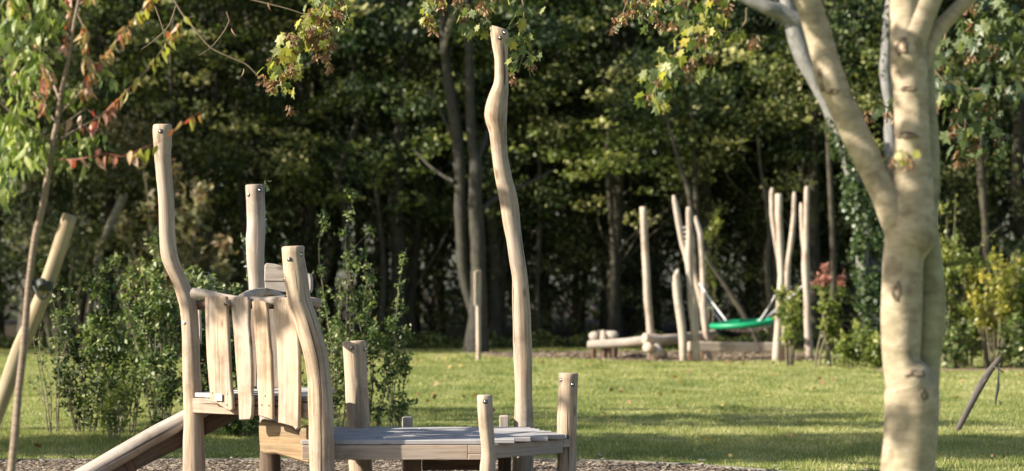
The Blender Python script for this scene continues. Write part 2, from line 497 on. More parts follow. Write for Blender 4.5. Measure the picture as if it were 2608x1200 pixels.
def tube(name, pts, radii, mat, parent=None, sharp=50, **kw):
    V, Fc, G = tube_geo(pts, radii, **kw)
    return mk(name, V, Fc, mat, parent, G, True, sharp)


def multi(name, geos, mat, parent=None, sharp=60):
    V, Fc, G = [], [], []
    for v, f, g in geos:
        o = len(V)
        V += list(v); G += list(g)
        Fc += [tuple(i + o for i in q) for q in f]
    return mk(name, V, Fc, mat, parent, G, True, sharp)


def edges_post(name, rows, D, mat, parent=None, conv=lambda p: p, base=True, D2=None, seed=None, nseg=20, hew=0.17, rough=0.055, **kw):
    """post traced from rows of (y, x_left, x_right), top first; goes on down into the ground"""
    pts, rad = [], []
    ytop, ybot = rows[0][0], rows[-1][0]
    for y, a, b in rows:
        pa, pb = conv((a, y)), conv((b, y))
        t = (y - ytop) / max(1, ybot - ytop)
        d = D if D2 is None else D2 + (D - D2) * t
        c = P((pa[0] + pb[0]) / 2, pa[1], d)
        pts.append(c); rad.append(abs(pb[0] - pa[0]) / 2 * d / F)
    pts.reverse(); rad.reverse()
    if base:
        c0 = pts[0]
        k = Vector((c0.x + (c0.x - pts[1].x) * 0.4, c0.y, -0.12))
        if c0.z > 0.02:
            pts.insert(0, k); rad.insert(0, rad[0])
    return tube(name, pts, rad, mat, parent, seed=(random.random() * 50 if seed is None else seed), nseg=nseg, hew=hew, rough=rough, **kw)


def bolt(parent, px, py, D, r=0.011, name='bolt'):
    """round-headed bolt in a dark recess, facing the camera, standing on the surface of the post"""
    c = P(px, py, D)
    o = thing_part(name, c, parent)
    me = BOLT
    b = bpy.data.objects.new(name, me)
    return b


def disc_geo(c, nrm, r, h, nseg=12, dome=0.0):
    c = np.array(c, float); nrm = np.array(nrm, float); nrm /= np.linalg.norm(nrm)
    up = np.array([0, 0, 1.0]) if abs(nrm[2]) < 0.9 else np.array([1.0, 0, 0])
    u = np.cross(up, nrm); u /= np.linalg.norm(u); w = np.cross(nrm, u)
    rings = [(r, 0), (r, h * 0.6), (r * 0.75, h * 0.9 + dome * 0.6), (r * 0.35, h + dome)]
    V, G, Fc = [], [], []
    for rr, hh in rings:
        for k in range(nseg):
            a = 2 * math.pi * k / nseg
            V.append(c + nrm * hh + (u * math.cos(a) + w * math.sin(a)) * rr); G.append((0, 0, 0))
    for i in range(len(rings) - 1):
        for k in range(nseg):
            k2 = (k + 1) % nseg
            Fc.append((i * nseg + k, i * nseg + k2, (i + 1) * nseg + k2, (i + 1) * nseg + k))
    Fc.append(tuple((len(rings) - 1) * nseg + k for k in range(nseg)))
    return V, Fc, G


def bolt_on(post, px, py, D, azim=0.0, r=0.012):
    """bolt head on a post: surface point from the nearest mesh vertex line; azim degrees left(-)/right(+) of facing the camera"""
    nrm = Vector((math.sin(R(azim)), -math.cos(R(azim)), 0.05)).normalized()
    c = P(px, py, D)
    off = origin_of(post)
    # push the centre out to the surface along the view ray using the post's own mesh
    cam_p = Vector((0, 0, CH)) - off
    d = (c - Vector((0, 0, CH))).normalized()
    ok, loc, nn, _ = post.ray_cast(cam_p, d)
    if ok:
        c = loc + off
    v, f, g = disc_geo(c - nrm * 0.004, nrm, r * 1.55, 0.0055, 14)
    mk('bolt_recess', v, f, 'bolt_hole', post, g)
    v, f, g = disc_geo(c - nrm * 0.002, nrm, r, 0.007, 12, 0.006)
    return mk('bolt', v, f, 'steel', post, g)


def board(name, outline, org, u, nrm, th, mat, parent=None, bev=0.006, grain='v', bend=0.0):
    """plank: outline = points (a, z) in the vertical plane through org spanned by u and z; nrm = outward normal"""
    u = np.array(u, float); nrm = np.array(nrm, float); org = np.array(org, float)
    A = np.array(outline, float)
    # densify and smooth the outline
    B = []
    for i in range(len(A)):
        p, q = A[i], A[(i + 1) % len(A)]
        k = max(1, int(np.linalg.norm(q - p) / 0.06))
        for j in range(k):
            B.append(p + (q - p) * j / k)
    A = np.array(B)
    cen = A.mean(axis=0)
    area = np.sum(A[:, 0] * np.roll(A[:, 1], -1) - np.roll(A[:, 0], -1) * A[:, 1])
    if area < 0:
        A = A[::-1]
    nA = len(A)
    tn = np.roll(A, -1, axis=0) - np.roll(A, 1, axis=0)
    tn /= np.linalg.norm(tn, axis=1)[:, None] + 1e-9
    inn = np.c_[-tn[:, 1], tn[:, 0]]          # inward for counter-clockwise
    rings = [(A + inn * bev, th), (A, th - bev), (A, bev), (A + inn * bev, 0.0)]
    V, G = [], []
    for ring, h in rings:
        for (a, z) in ring:
            bb = bend * math.sin((z - cen[1]) * 2.2)
            V.append(org + u * a + np.array([0, 0, 1.0]) * z + nrm * (h + bb))
            G.append((a, h, z) if grain == 'v' else (z, h, a))
    Fc = []
    for r in range(3):
        for k in range(nA):
            k2 = (k + 1) % nA
            Fc.append((r * nA + k, (r + 1) * nA + k, (r + 1) * nA + k2, r * nA + k2))
    Fc.append(tuple(range(nA)))
    Fc.append(tuple(3 * nA + k for k in reversed(range(nA))))
    o = mk(name, V, Fc, mat, parent, G, True, 35)
    return o


def box(name, p0, p1, w, h, mat, parent=None, bev=0.004, up=(0, 0, 1), jit=0.0):
    """bevelled bar from p0 to p1 (centre line), width w across, height h"""
    p0, p1 = Vector(p0), Vector(p1)
    t = (p1 - p0).normalized()
    s = t.cross(Vector(up)).normalized()
    upv = s.cross(t).normalized()
    prof = [(-w / 2 + bev, -h / 2), (w / 2 - bev, -h / 2), (w / 2, -h / 2 + bev), (w / 2, h / 2 - bev), (w / 2 - bev, h / 2), (-w / 2 + bev, h / 2), (-w / 2, h / 2 - bev), (-w / 2, -h / 2 + bev)]
    V, G = [], []
    L = (p1 - p0).length
    st = [(0, 0.0), (bev, 1.0), (L - bev, 1.0), (L, 0.0)]
    for d, full in st:
        for (a, b) in prof:
            sc = 1.0 if full else 1.0 - bev * 2 / min(w, h)
            V.append(p0 + t * d + s * a * sc + upv * b * sc); G.append((a, b, d))
    Fc = []
    for i in range(3):
        for k in range(8):
            k2 = (k + 1) % 8
            Fc.append((i * 8 + k, i * 8 + k2, (i + 1) * 8 + k2, (i + 1) * 8 + k))
    Fc.append(tuple(reversed(range(8)))); Fc.append(tuple(24 + k for k in range(8)))
    return mk(name, V, Fc, mat, parent, G, True, 30)


# ------------------------------------------------------------------ leaf clouds
def rand_unit(n, rng):
    v = rng.normal(size=(n, 3))
    return v / np.linalg.norm(v, axis=1)[:, None]


def leaf_cloud(C, size, rng, up=0.6, droop=0.3, aspect=0.55, fold=0.25, outdir=None):
    """diamond leaves at C (n,3); returns V,F"""
    n = len(C)
    nrm = rand_unit(n, rng) + np.array([0, 0, up])
    nrm /= np.linalg.norm(nrm, axis=1)[:, None]
    t = rand_unit(n, rng) + np.array([0, 0, -droop])
    if outdir is not None:
        t = t + outdir
    t -= nrm * np.sum(t * nrm, axis=1)[:, None]
    t /= np.linalg.norm(t, axis=1)[:, None] + 1e-9
    s = np.cross(nrm, t)
    size = np.asarray(size)[:, None] * np.ones((n, 1))
    b = C - t * size * 0.5
    tip = C + t * size * 0.5
    mid = C - t * size * 0.05 + nrm * size * fold * 0.4
    l = mid - s * size * aspect * 0.5
    r = mid + s * size * aspect * 0.5
    V = np.stack([b, r, tip, l], axis=1).reshape(-1, 3)
    Fc = np.arange(n * 4).reshape(n, 4)
    return V, Fc


def crown_cloud(centers, radii, per, size, rng, flat=0.45, up=0.6, droop=0.3, aspect=0.55):
    """clumps of leaves; rnd mixes a clump value and a leaf value (light and dark clumps)"""
    C, rn, sz = [], [], []
    for c, r in zip(centers, radii):
        k = int(per * (r / 0.8) ** 2)
        d = rand_unit(k, rng) * (rng.random((k, 1)) ** 0.45)
        d[:, 2] *= flat
        C.append(np.asarray(c) + d * r)
        cv = np.clip(rng.normal(0.40, 0.25), 0.02, 0.97)
        rn.append(np.clip(cv + rng.normal(0, 0.16, k), 0, 1))
        sz.append(size * (0.65 + 0.6 * rng.random(k)))
    C = np.vstack(C); rn = np.concatenate(rn); sz = np.concatenate(sz)
    V, Fc = leaf_cloud(C, sz, rng, up, droop, aspect)
    return V, Fc, np.repeat(rn, 4)


# ------------------------------------------------------------------ the setting
def sheet(name, poly, z, mat, nx=None):
    me = bpy.data.meshes.new(name)
    me.from_pydata([(x, y, z) for x, y in poly], [], [tuple(range(len(poly)))])
    me.materials.append(M[mat])
    o = bpy.data.objects.new(name, me)
    o['kind'] = 'structure'
    return link(o)


sheet('lawn', [(-400, -60), (400, -60), (400, 600), (-400, 600)], 0.0, 'lawn')
wy = [(-400, 57.0), (-20, 57.5), (-9, 57.0), (-4, 57.6), (0, 56.8), (3, 58.2), (7, 56.5), (12, 57.5), (20, 58), (400, 58), (400, 590), (-400, 590)]
sheet('woodland_floor', wy, 0.004, 'floor')
# near bed of wood chips round the platform
near_edge = [(-8.5, 20.9), (-4.6, 20.95), (-2.0, 21.0), (0.2, 21.0), (1.0, 20.75), (1.8, 20.2), (2.6, 19.1), (3.2, 17.5), (3.2, 15.0), (2.0, 13.2), (-9, 13.2)]
sheet('wood_chip_ground', near_edge, 0.008, 'chips')
far_edge = [(-0.9, 54.0), (-0.6, 51.5), (0.0, 50.2), (0.9, 49.3), (2.2, 48.4), (3.2, 47.7), (4.6, 47.6), (6.0, 47.9), (6.9, 49.0), (7.2, 50.6), (6.2, 53.5), (3.0, 54.5)]
sheet('play_bed_ground', far_edge, 0.008, 'mulch')
hed = [(6.6, 41.9), (8.2, 42.6), (10.5, 43.0), (13.5, 43.2), (13.5, 44.6), (10, 44.2), (8, 43.8), (6.6, 43.2)]
sheet('hedge_bed_ground', hed, 0.012, 'mulch')
kp = [Vector((x, y, 0.012)) for x, y in near_edge[:9]]
V, Fc, G = tube_geo(kp, [0.022] * len(kp), nseg=8, rough=0, n=60, cap=True, bevel=0)
k = mk('bed_edging', V, Fc, 'kerb', None, G)
k['kind'] = 'structure'


def in_poly(x, y, poly):
    inside = np.zeros(len(x), bool)
    n = len(poly)
    for i in range(n):
        x1, y1 = poly[i]; x2, y2 = poly[(i + 1) % n]
        c = ((y1 > y) != (y2 > y)) & (x < (x2 - x1) * (y - y1) / (y2 - y1 + 1e-12) + x1)
        inside ^= c
    return inside


# grass blades (nobody could count them)
def grass_band(d0, d1, n, h, w, margin=0.30):
    r = RNG
    y = np.sqrt(r.random(n) * (d1 ** 2 - d0 ** 2) + d0 ** 2)
    x = (r.random(n) * 2 - 1) * (margin * y)
    keep = ~in_poly(x, y, near_edge) & ~in_poly(x, y, far_edge) & ~(in_poly(x, y, hed))
    x, y = x[keep], y[keep]
    pn = np.sin(x * 1.3 + 2 * np.sin(y * 0.45)) * np.sin(y * 0.8 + x * 0.35)
    pn2 = np.sin(x * 5.1 + y * 3.3) * np.sin(y * 6.7 - x * 2.1)
    hh = h * (0.55 + 0.7 * r.random(len(x))) * (1 + 0.22 * pn + 0.15 * pn2)
    a = r.random(len(x)) * 2 * math.pi
    lean = 0.25 + 0.55 * r.random(len(x))
    la = r.random(len(x)) * 2 * math.pi
    ww = w * (0.6 + 0.8 * r.random(len(x)))
    pn3 = np.sin(x * 0.47 + 1.7 * np.sin(y * 0.21 + 1)) * np.sin(y * 0.33 - x * 0.18)
    cl = np.array([noise.noise((a_ * 1.6, b_ * 0.8, 4.0)) for a_, b_ in zip(x, y)])
    hh = hh * (1 - 0.6 * cl)
    b = np.stack([x, y, np.zeros_like(x) - 0.003], 1)
    dx = np.stack([np.cos(a), np.sin(a), np.zeros_like(a)], 1) * ww[:, None] / 2
    tip = b + np.stack([np.cos(la) * lean * hh, np.sin(la) * lean * hh, hh], 1)
    V = np.stack([b - dx, b + dx, tip], 1).reshape(-1, 3)
    rn = np.clip(0.50 + 0.06 * pn + 0.06 * pn2 + 0.14 * pn3 + 0.42 * cl + r.normal(0, 0.2, len(x)), 0, 1)
    rn = np.where(r.random(len(x)) < 0.05, 0.97, rn)
    return V, np.repeat(rn, 3)


gv, gr = [], []
for args in ((20.0, 26.0, 150000, 0.036, 0.0065), (26.0, 35.0, 160000, 0.036, 0.009), (35.0, 47.0, 120000, 0.038, 0.013), (47.0, 58.5, 70000, 0.05, 0.02)):
    v, r_ = grass_band(*args)
    gv.append(v); gr.append(r_)
gv = np.vstack(gv); gr = np.concatenate(gr)
o = mk_np('grass', gv, np.arange(len(gv)).reshape(-1, 3), 'grass_blade', gr)
tag(o, 'short green lawn grass with paler dry patches', 'grass', kind='stuff')


def scatter_flat(name, poly, n, s0, s1, aspect, mat, label, cat, z=0.012, xr=None, yr=None, tilt=0.35):
    r = RNG
    xs = [p[0] for p in poly]; ys = [p[1] for p in poly]
    x = r.uniform(xr[0] if xr else min(xs), xr[1] if xr else max(xs), n)
    y = r.uniform(yr[0] if yr else min(ys), yr[1] if yr else max(ys), n)
    k = in_poly(x, y, poly)
    x, y = x[k], y[k]
    C = np.stack([x, y, z + r.random(len(x)) * 0.02], 1)
    nrm = rand_unit(len(x), r) * tilt + np.array([0, 0, 1.0])
    nrm /= np.linalg.norm(nrm, axis=1)[:, None]
    t = rand_unit(len(x), r); t -= nrm * np.sum(t * nrm, axis=1)[:, None]
    t /= np.linalg.norm(t, axis=1)[:, None]
    s = np.cross(nrm, t)
    L = r.uniform(s0, s1, len(x))[:, None] / 2
    Wd = L * aspect * (0.6 + 0.8 * r.random((len(x), 1)))
    V = np.stack([C - t * L - s * Wd, C + t * L - s * Wd, C + t * L * 0.9 + s * Wd, C - t * L * 0.95 + s * Wd * 0.8], 1).reshape(-1, 3)
    o = mk_np(name, V, np.arange(len(V)).reshape(-1, 4), mat, np.repeat(r.random(len(x)), 4))
    return tag(o, label, cat, kind='stuff')


scatter_flat('wood_chips', near_edge, 42000, 0.015, 0.05, 0.35, 'chip', 'loose beige and brown wood chips under the climbing platform', 'wood chips', xr=(-6, 3.2), yr=(18.6, 21.0))
scatter_flat('spilled_chips', [(-8.5, 20.9), (0.3, 20.9), (3.2, 18.5), (3.8, 19.2), (0.8, 21.7), (-8.5, 21.6)], 900, 0.02, 0.06, 0.4, 'chip', 'a few wood chips kicked out onto the grass edge', 'wood chips', z=0.03)
scatter_flat('play_bed_chips', far_edge, 9000, 0.05, 0.12, 0.4, 'chip', 'loose brown bark chips round the distant nest swing', 'bark chips')
scatter_flat('leaf_litter', [(-9, 21), (9, 21), (14, 57), (-14, 57)], 560, 0.03, 0.085, 0.7, 'litter', 'scattered brown and yellow fallen leaves lying on the lawn', 'fallen leaves', z=0.035, tilt=0.9)

# ------------------------------------------------------------------ climbing platform with slide (sharp, near)
root = thing('climbing_platform', (-1.3, 18.2, 0), 'pale timber climbing platform with crooked posts, board barrier, low deck and slide', 'play structure')
# crooked posts; rows (y, xl, xr) in the 2575-wide overview
pA = edges_post('post', [(313, 385, 431), (330, 384, 432), (400, 389, 430), (500, 398, 437), (600, 402, 441), (650, 407, 449), (700, 430, 468), (750, 447, 490), (780, 453, 497), (850, 457, 501), (950, 459, 506), (1000, 462, 509), (1050, 463, 512), (1120, 460, 513), (1185, 459, 516)], 17.95, 'robinia_pale', root, ov, seed=3.1)
pB = edges_post('post', [(464, 618, 664), (500, 619, 665), (560, 620, 667), (600, 618, 667), (650, 620, 665), (700, 625, 665), (760, 628, 668), (900, 640, 685), (1050, 652, 700), (1185, 655, 706)], 19.25, 'robinia_grey', root, ov, seed=9.3)
pC = edges_post('post', [(619, 708, 765), (650, 711, 766), (700, 717, 776), (760, 727, 783), (800, 741, 798), (850, 754, 813), (900, 766, 826), (950, 773, 832), (1000, 776, 836), (1100, 777, 840), (1185, 778, 841)], 17.15, 'robinia_pale', root, ov, seed=14.7)
pD = edges_post('post', [(857, 860, 920), (900, 863, 921), (950, 867, 924), (1000, 870, 927), (1077, 874, 931), (1185, 879, 936)], 18.75, 'robinia_pale', root, ov, seed=21.2, hew=0.07)
pE = edges_post('post', [(70, 1232, 1276), (85, 1233, 1279), (110, 1236, 1278), (150, 1243, 1278), (200, 1243, 1279), (225, 1236, 1279), (245, 1228, 1277), (265, 1222, 1276), (285, 1218, 1274), (305, 1221, 1273), (325, 1228, 1273), (350, 1232, 1273), (400, 1238, 1277), (450, 1245, 1288), (500, 1255, 1302), (550, 1263, 1308), (600, 1273, 1313), (650, 1279, 1321), (700, 1287, 1328), (750, 1287, 1333), (800, 1289, 1336), (850, 1291, 1338), (900, 1293, 1339), (1000, 1294, 1339), (1070, 1293, 1342), (1185, 1289, 1342)], 19.05, 'robinia_pale', root, ov, seed=33.0, slant=(-0.45, 0, 0))
pF = edges_post('post', [(938, 1405, 1455), (980, 1404, 1453), (1050, 1402, 1452), (1100, 1402, 1450), (1185, 1400, 1449)], 18.05, 'robinia_pale', root, ov, seed=41.5)
pG = edges_post('post', [(993, 1199, 1239), (1020, 1200, 1239), (1050, 1203, 1240), (1080, 1206, 1242), (1110, 1210, 1244), (1140, 1212, 1246), (1165, 1209, 1247), (1185, 1207, 1246)], 17.05, 'robinia_pale', root, ov, seed=52.9, hew=0.13)
for p, lab in ((pA, 'bent pale post at the slide'), (pB, 'grey straight post behind the barrier'), (pC, 'leaning front post with two bolts'), (pD, 'thick short post behind the deck'), (pE, 'tallest crooked post with a swollen bend'), (pF, 'short grey post at the deck corner'), (pG, 'thin short post in front of the deck')):
    p['label'] = lab
for post, x, y, az in ((pA, 403.5, 330, -10), (pB, 625, 490, -45), (pB, 653, 478, 20), (pC, 727, 652, -22), (pC, 757, 640, 35), (pD, 884, 874, -12), (pD, 917, 878, 65), (pE, 1257, 95, 0), (pE, 1269, 82, 40), (pF, 1412, 956, -55), (pF, 1440, 967, 25), (pG, 1220, 1010, 5)):
    D = dict(((pA, 17.95), (pB, 19.25), (pC, 17.15), (pD, 18.75), (pE, 19.05), (pF, 18.05), (pG, 17.05)))[post]
    bolt_on(post, x * 1.0128, y * 1.0128, D, az)
# little badges on the left post
for (x, y, rr) in ((456, 793, 0.011), (461, 812, 0.016)):
    c = P(x * 1.0128, y * 1.0128, 17.95)
    ok, loc, nn, _ = pA.ray_cast(Vector((0, 0, CH)) - origin_of(pA), (c - Vector((0, 0, CH))).normalized())
    if ok:
        v, f, g = disc_geo(loc + origin_of(pA) - Vector(nn) * 0.002, Vector(nn), rr, 0.004, 14)
        mk('badge', v, f, 'plaque', pA, g)

# barrier plane from post A (left, far) to post C (right, near)
fa, fc = P(500, 1009, 17.86), P(790, 1020, 17.16)
u = Vector((fc.x - fa.x, fc.y - fa.y, 0)).normalized()
nb = Vector((u.y, -u.x, 0))      # towards the sun and the camera
if nb.y > 0:
    nb = -nb


def on_plane(px, py, org, uu, nn):
    d = P(px, py, 1.0) - Vector((0, 0, CH))
    o_ = Vector((0, 0, CH))
    t = (Vector(org) - o_).dot(nn) / d.dot(nn)
    h = o_ + d * t
    return ((h - Vector(org)).dot(uu), h.z - Vector(org).z)


def zboard(name, outl, conv, org, th, mat, parent=root, **kw):
    front = Vector(org) + nb * th
    mx_ = sum(p[0] for p in outl) / len(outl)
    if 'barrier' in name:
        outl = [(p[0] + (7 if p[0] > mx_ else -5), p[1]) for p in outl]
    pts = [on_plane(*conv(p), front, u, nb) for p in outl]
    return board(name, pts, org, u, nb, th, mat, parent, **kw)


o0 = Vector((fa.x, fa.y, 0)) + nb * 0.035
b1 = zboard('barrier_board', [(328, 250), (340, 244), (385, 242), (428, 244), (432, 262), (434, 300), (436, 400), (441, 520), (446, 640), (450, 740), (456, 780), (458, 850), (450, 860), (430, 858), (412, 846), (398, 828), (376, 818), (350, 812), (346, 770), (342, 700), (333, 560), (329, 420)], z1, o0, 0.034, 'robinia_pale', bend=0.010)
b2 = zboard('barrier_board', [(460, 270), (478, 250), (495, 245), (538, 246), (544, 262), (546, 320), (546, 400), (556, 500), (564, 640), (565, 760), (570, 790), (568, 880), (560, 906), (515, 910), (510, 900), (505, 780), (500, 720), (490, 600), (478, 450), (468, 340)], z1, o0, 0.034, 'robinia_pale', bend=-0.006)
b3 = zboard('barrier_board', [(580, 272), (600, 262), (630, 266), (644, 276), (650, 320), (656, 420), (664, 520), (670, 560), (671, 640), (674, 780), (674, 908), (655, 903), (610, 886), (608, 780), (605, 700), (598, 520), (586, 360)], z1, o0, 0.032, 'robinia_pale', bend=0.008)
b4 = zboard('barrier_board', [(690, 270), (700, 254), (715, 248), (770, 250), (790, 300), (800, 400), (812, 470), (820, 600), (822, 780), (820, 950), (806, 962), (790, 945), (750, 930), (722, 925), (722, 760), (715, 600), (705, 440), (694, 340)], z1, o0, 0.036, 'robinia_pale', bend=-0.008)
# screws of the boards and the metal plaque
for bd, pts in ((b1, [(358, 762), (436, 766), (434, 826), (350, 258), (412, 258)]), (b2, [(515, 797), (552, 808), (530, 840), (500, 258)]), (b3, [(640, 778), (622, 826), (660, 830)]), (b4, [(798, 817), (768, 855), (722, 262)])):
    for p in pts:
        a, z = on_plane(*z1(p), o0 + nb * 0.036, u, nb)
        c = o0 + nb * 0.033 + u * a + Vector((0, 0, z))
        v, f, g = disc_geo(c, nb, 0.0055, 0.004, 8)
        mk('screw', v, f, 'steel', bd, g)
a, z = on_plane(*z1((397, 787)), o0 + nb * 0.036, u, nb)
c = o0 + nb * 0.040 + u * a + Vector((0, 0, z))
pl = box('plaque', c - u * 0.038, c + u * 0.038, 0.004, 0.055, 'plaque', b1, bev=0.0015)
for i in range(4):
    cc = c + nb * 0.003 + Vector((0, 0, 0.018 - i * 0.012))
    for (s0_, s1_) in (((-0.03, -0.008), (0.0, 0.026)), ((-0.03, 0.006), (0.012, 0.028)), ((-0.028, -0.014), (-0.006, 0.02)), ((-0.03, 0.0), (0.008, 0.018)))[i]:
        box('printed_line', cc + u * s0_, cc + u * s1_, 0.001, 0.003, 'ink', pl, bev=0.0003) if False else box('printed_line', cc + u * s0_, cc + u * s1_, 0.001, 0.003, 'ink', b1, bev=0.0003)

# upper rails: curved logs between the posts, boards are screwed to them
def zpt(p, D, conv=z1):
    return P(*conv(p), D)


tube('rail', [zpt((250, 228), 17.80), zpt((330, 232), 17.76), zpt((420, 250), 17.70), zpt((520, 262), 17.60), zpt((640, 268), 17.45), zpt((760, 262), 17.32)], [0.043, 0.036, 0.030, 0.028, 0.030, 0.034], 'robinia_grey', root, seed=4.4, bevel=0.25, nseg=16)
tube('rail', [zpt((262, 290), 18.0), zpt((400, 285), 17.9), zpt((600, 285), 17.68), zpt((800, 290), 17.35)], [0.038, 0.036, 0.036, 0.036], 'dark_wood', root, seed=6.4, nseg=14)
tube('rail', [zpt((520, 250), 17.62), zpt((560, 232), 17.9), zpt((620, 222), 18.4), zpt((690, 228), 19.0), zpt((760, 262), 19.4)], [0.03, 0.032, 0.034, 0.034, 0.034], 'robinia_grey', root, seed=8.4, nseg=14)
for x_, y_, r_ in ((458, 282, 0.030), (566, 278, 0.031), (680, 288, 0.026)):
    q = zpt((x_, y_), 17.50 if x_ > 600 else 17.62)
    tube('rail_peg', [q + Vector((-0.02, -0.13, 0)), q + Vector((0.02, 0.22, 0.01))], [r_ * 0.7, r_ * 0.7], 'robinia_pale', root, seed=x_, bevel=0.4, nseg=12)
tube('rail', [zpt((760, 262), 17.45), zpt((860, 268), 17.6), zpt((938, 278), 17.7)], [0.036, 0.034, 0.034], 'beam', root, seed=11.4, bevel=0.2, nseg=14)['label'] = 'brown round rail end right of the leaning post'
# plank between the two rear posts, seen above the rail
v0 = zpt((645, 65), 18.6)
pb = [on_plane(*z1(p), v0, Vector((1, 0, 0)), Vector((0, -1, 0))) for p in [(646, 75), (656, 64), (700, 68), (735, 80), (765, 90), (775, 150), (770, 215), (752, 222), (700, 212), (648, 200), (644, 140)]]
o = board('crossboard', pb, v0, (1, 0, 0), (0, -1, 0), 0.04, 'robinia_grey', root, grain='h')
bolt_on(o, *z1((752, 150)), 18.6, 0, 0.010)
v0 = zpt((880, 120), 17.6)
pb = [on_plane(*z1(p), v0, Vector((0.97, -0.24, 0)), Vector((-0.24, -0.97, 0))) for p in [(876, 124), (884, 118), (900, 128), (906, 150), (906, 205), (898, 224), (880, 226), (874, 170)]]
board('crossboard', pb, v0, (0.97, -0.24, 0), (-0.24, -0.97, 0), 0.05, 'robinia_grey', root, grain='v')
# rear barrier boards, seen through the gaps in shade
for (a0, a1, D) in ((556, 602, 18.75), (660, 722, 18.6), (772, 800, 18.5)):
    v0 = zpt((a0, 310), D)
    pts = [(0, 0.02), (0.01, -0.3), (0.0, -0.5), ((a1 - a0) * D / F / 2.116 * 0.1, -0.64), ((a1 - a0) * D / F / 2.116, -0.64), ((a1 - a0) * D / F / 2.116 * 1.05, -0.5), ((a1 - a0) * D / F / 2.116 * 0.9, 0.02)]
    board('rear_board', pts, v0 + Vector((0, 0, 0.02)), (1, 0, 0), (0, -1, 0), 0.034, 'robinia', root)
tube('rear_board', [zpt((288, 300), 18.9), zpt((294, 380), 18.9), zpt((296, 440), 18.9), zpt((294, 500), 18.9)], [0.014] * 4, 'robinia_grey', root, nseg=8, seed=3)

# tower floor: boards and the beam along the front
ztop = 0.765
A0 = Vector((fa.x, fa.y, 0)) - u * 0.10
L0 = (Vector((fc.x, fc.y, 0)) - A0).length + 0.02
bk = -nb
for i in range(8):
    s = A0 + bk * (0.08 + 0.145 * i) + Vector((0, 0, ztop - 0.018 + 0.003 * math.sin(i * 2.1)))
    box('floor_board', s + u * (0.02 * math.sin(i)), s + u * (L0 - 0.02 - 0.115 * i + 0.02 * math.sin(i * 3)), 0.136, 0.036, 'deck', root)
bm = A0 + Vector((0, 0, ztop - 0.041 - 0.056))
box('front_beam', bm + nb * -0.02, bm + u * (L0 - 0.10) + nb * -0.02, 0.05, 0.112, 'beam', root)
bmr = bm + u * (L0 - 0.098) + nb * -0.018
box('beam_block', bmr + Vector((0, 0, 0.026)), bmr + u * 0.085 + Vector((0, 0, 0.026)), 0.05, 0.056, 'beam', root)
box('beam_block', bmr - Vector((0, 0, 0.030)), bmr + u * 0.085 - Vector((0, 0, 0.030)), 0.05, 0.052, 'beam', root)
for k_ in (0.35, 0.98):
    s = bm + bk * k_
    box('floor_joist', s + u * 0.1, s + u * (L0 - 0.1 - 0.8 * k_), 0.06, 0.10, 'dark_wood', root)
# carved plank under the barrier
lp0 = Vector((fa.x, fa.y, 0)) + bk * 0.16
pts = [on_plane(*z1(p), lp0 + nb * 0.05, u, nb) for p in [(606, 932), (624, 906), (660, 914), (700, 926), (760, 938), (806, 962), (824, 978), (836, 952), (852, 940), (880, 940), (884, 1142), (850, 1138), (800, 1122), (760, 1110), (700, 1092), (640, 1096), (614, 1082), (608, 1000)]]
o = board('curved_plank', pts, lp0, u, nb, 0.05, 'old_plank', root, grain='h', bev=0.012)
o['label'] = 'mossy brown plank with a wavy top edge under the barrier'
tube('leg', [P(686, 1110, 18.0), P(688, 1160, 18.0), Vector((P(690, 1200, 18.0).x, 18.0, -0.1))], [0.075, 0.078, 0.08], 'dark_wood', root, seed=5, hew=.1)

# slide
def z6(p): return (120 + p[0] / 4.293, 1000 + p[1] / 4.293)
s_top, s_bot = P(506, 1048, 18.05), P(222, 1208, 17.75)
s_dir = (s_bot - s_top)
s_end = s_top + s_dir * 1.17
tube('slide_rail', [s_top - s_dir * 0.12, s_top, s_top + s_dir * 0.5 + Vector((0, 0, 0.006)), s_end], [0.062, 0.064, 0.070, 0.074], 'robinia_grey', root, seed=13.3, hew=0.04, nseg=20)
sd = Vector((s_dir.x, s_dir.y, 0)).normalized()
across = Vector((-0.17, 0.985, 0)).normalized()
far = across * 0.50 + Vector((0, 0, -0.06))
tube('slide_rail', [s_top - s_dir * 0.12 + far, s_top + far, s_end + far], [0.055, 0.056, 0.058], 'robinia', root, seed=17.3, hew=0.04, nseg=16)
dn = Vector((0, 0, -1))
q0, q1 = P(612, 1034, 18.10), s_end + dn * 0.10
dirq = (P(360, 1180, 17.72) - P(600, 1040, 18.15))
ups = dirq.normalized().cross(across).normalized()
if ups.z < 0:
    ups = -ups
# side cheek under the log and the bed of the slide
c_hi = s_top - s_dir * 0.40 + dn * 0.125 + across * 0.03
c_lo = s_end + dn * 0.04 + across * 0.03
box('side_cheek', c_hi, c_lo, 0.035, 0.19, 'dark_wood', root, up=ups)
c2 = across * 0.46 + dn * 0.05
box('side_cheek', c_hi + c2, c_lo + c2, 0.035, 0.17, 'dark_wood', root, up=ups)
for i in range(4):
    w_ = across * (0.07 + 0.105 * i + 0.02)
    box('slide_board', s_top - s_dir * 0.05 + dn * 0.15 + w_, s_end + dn * 0.11 + w_, 0.10, 0.03, 'robinia_grey', root, up=ups)
for t_ in (0.62, 0.98):
    b_ = s_top + s_dir * t_ + dn * 0.12 - across * 0.005
    box('slide_cleat', b_ + ups * 0.05, b_ - ups * 0.11, 0.05, 0.03, 'dark_wood', root, up=tuple(across))

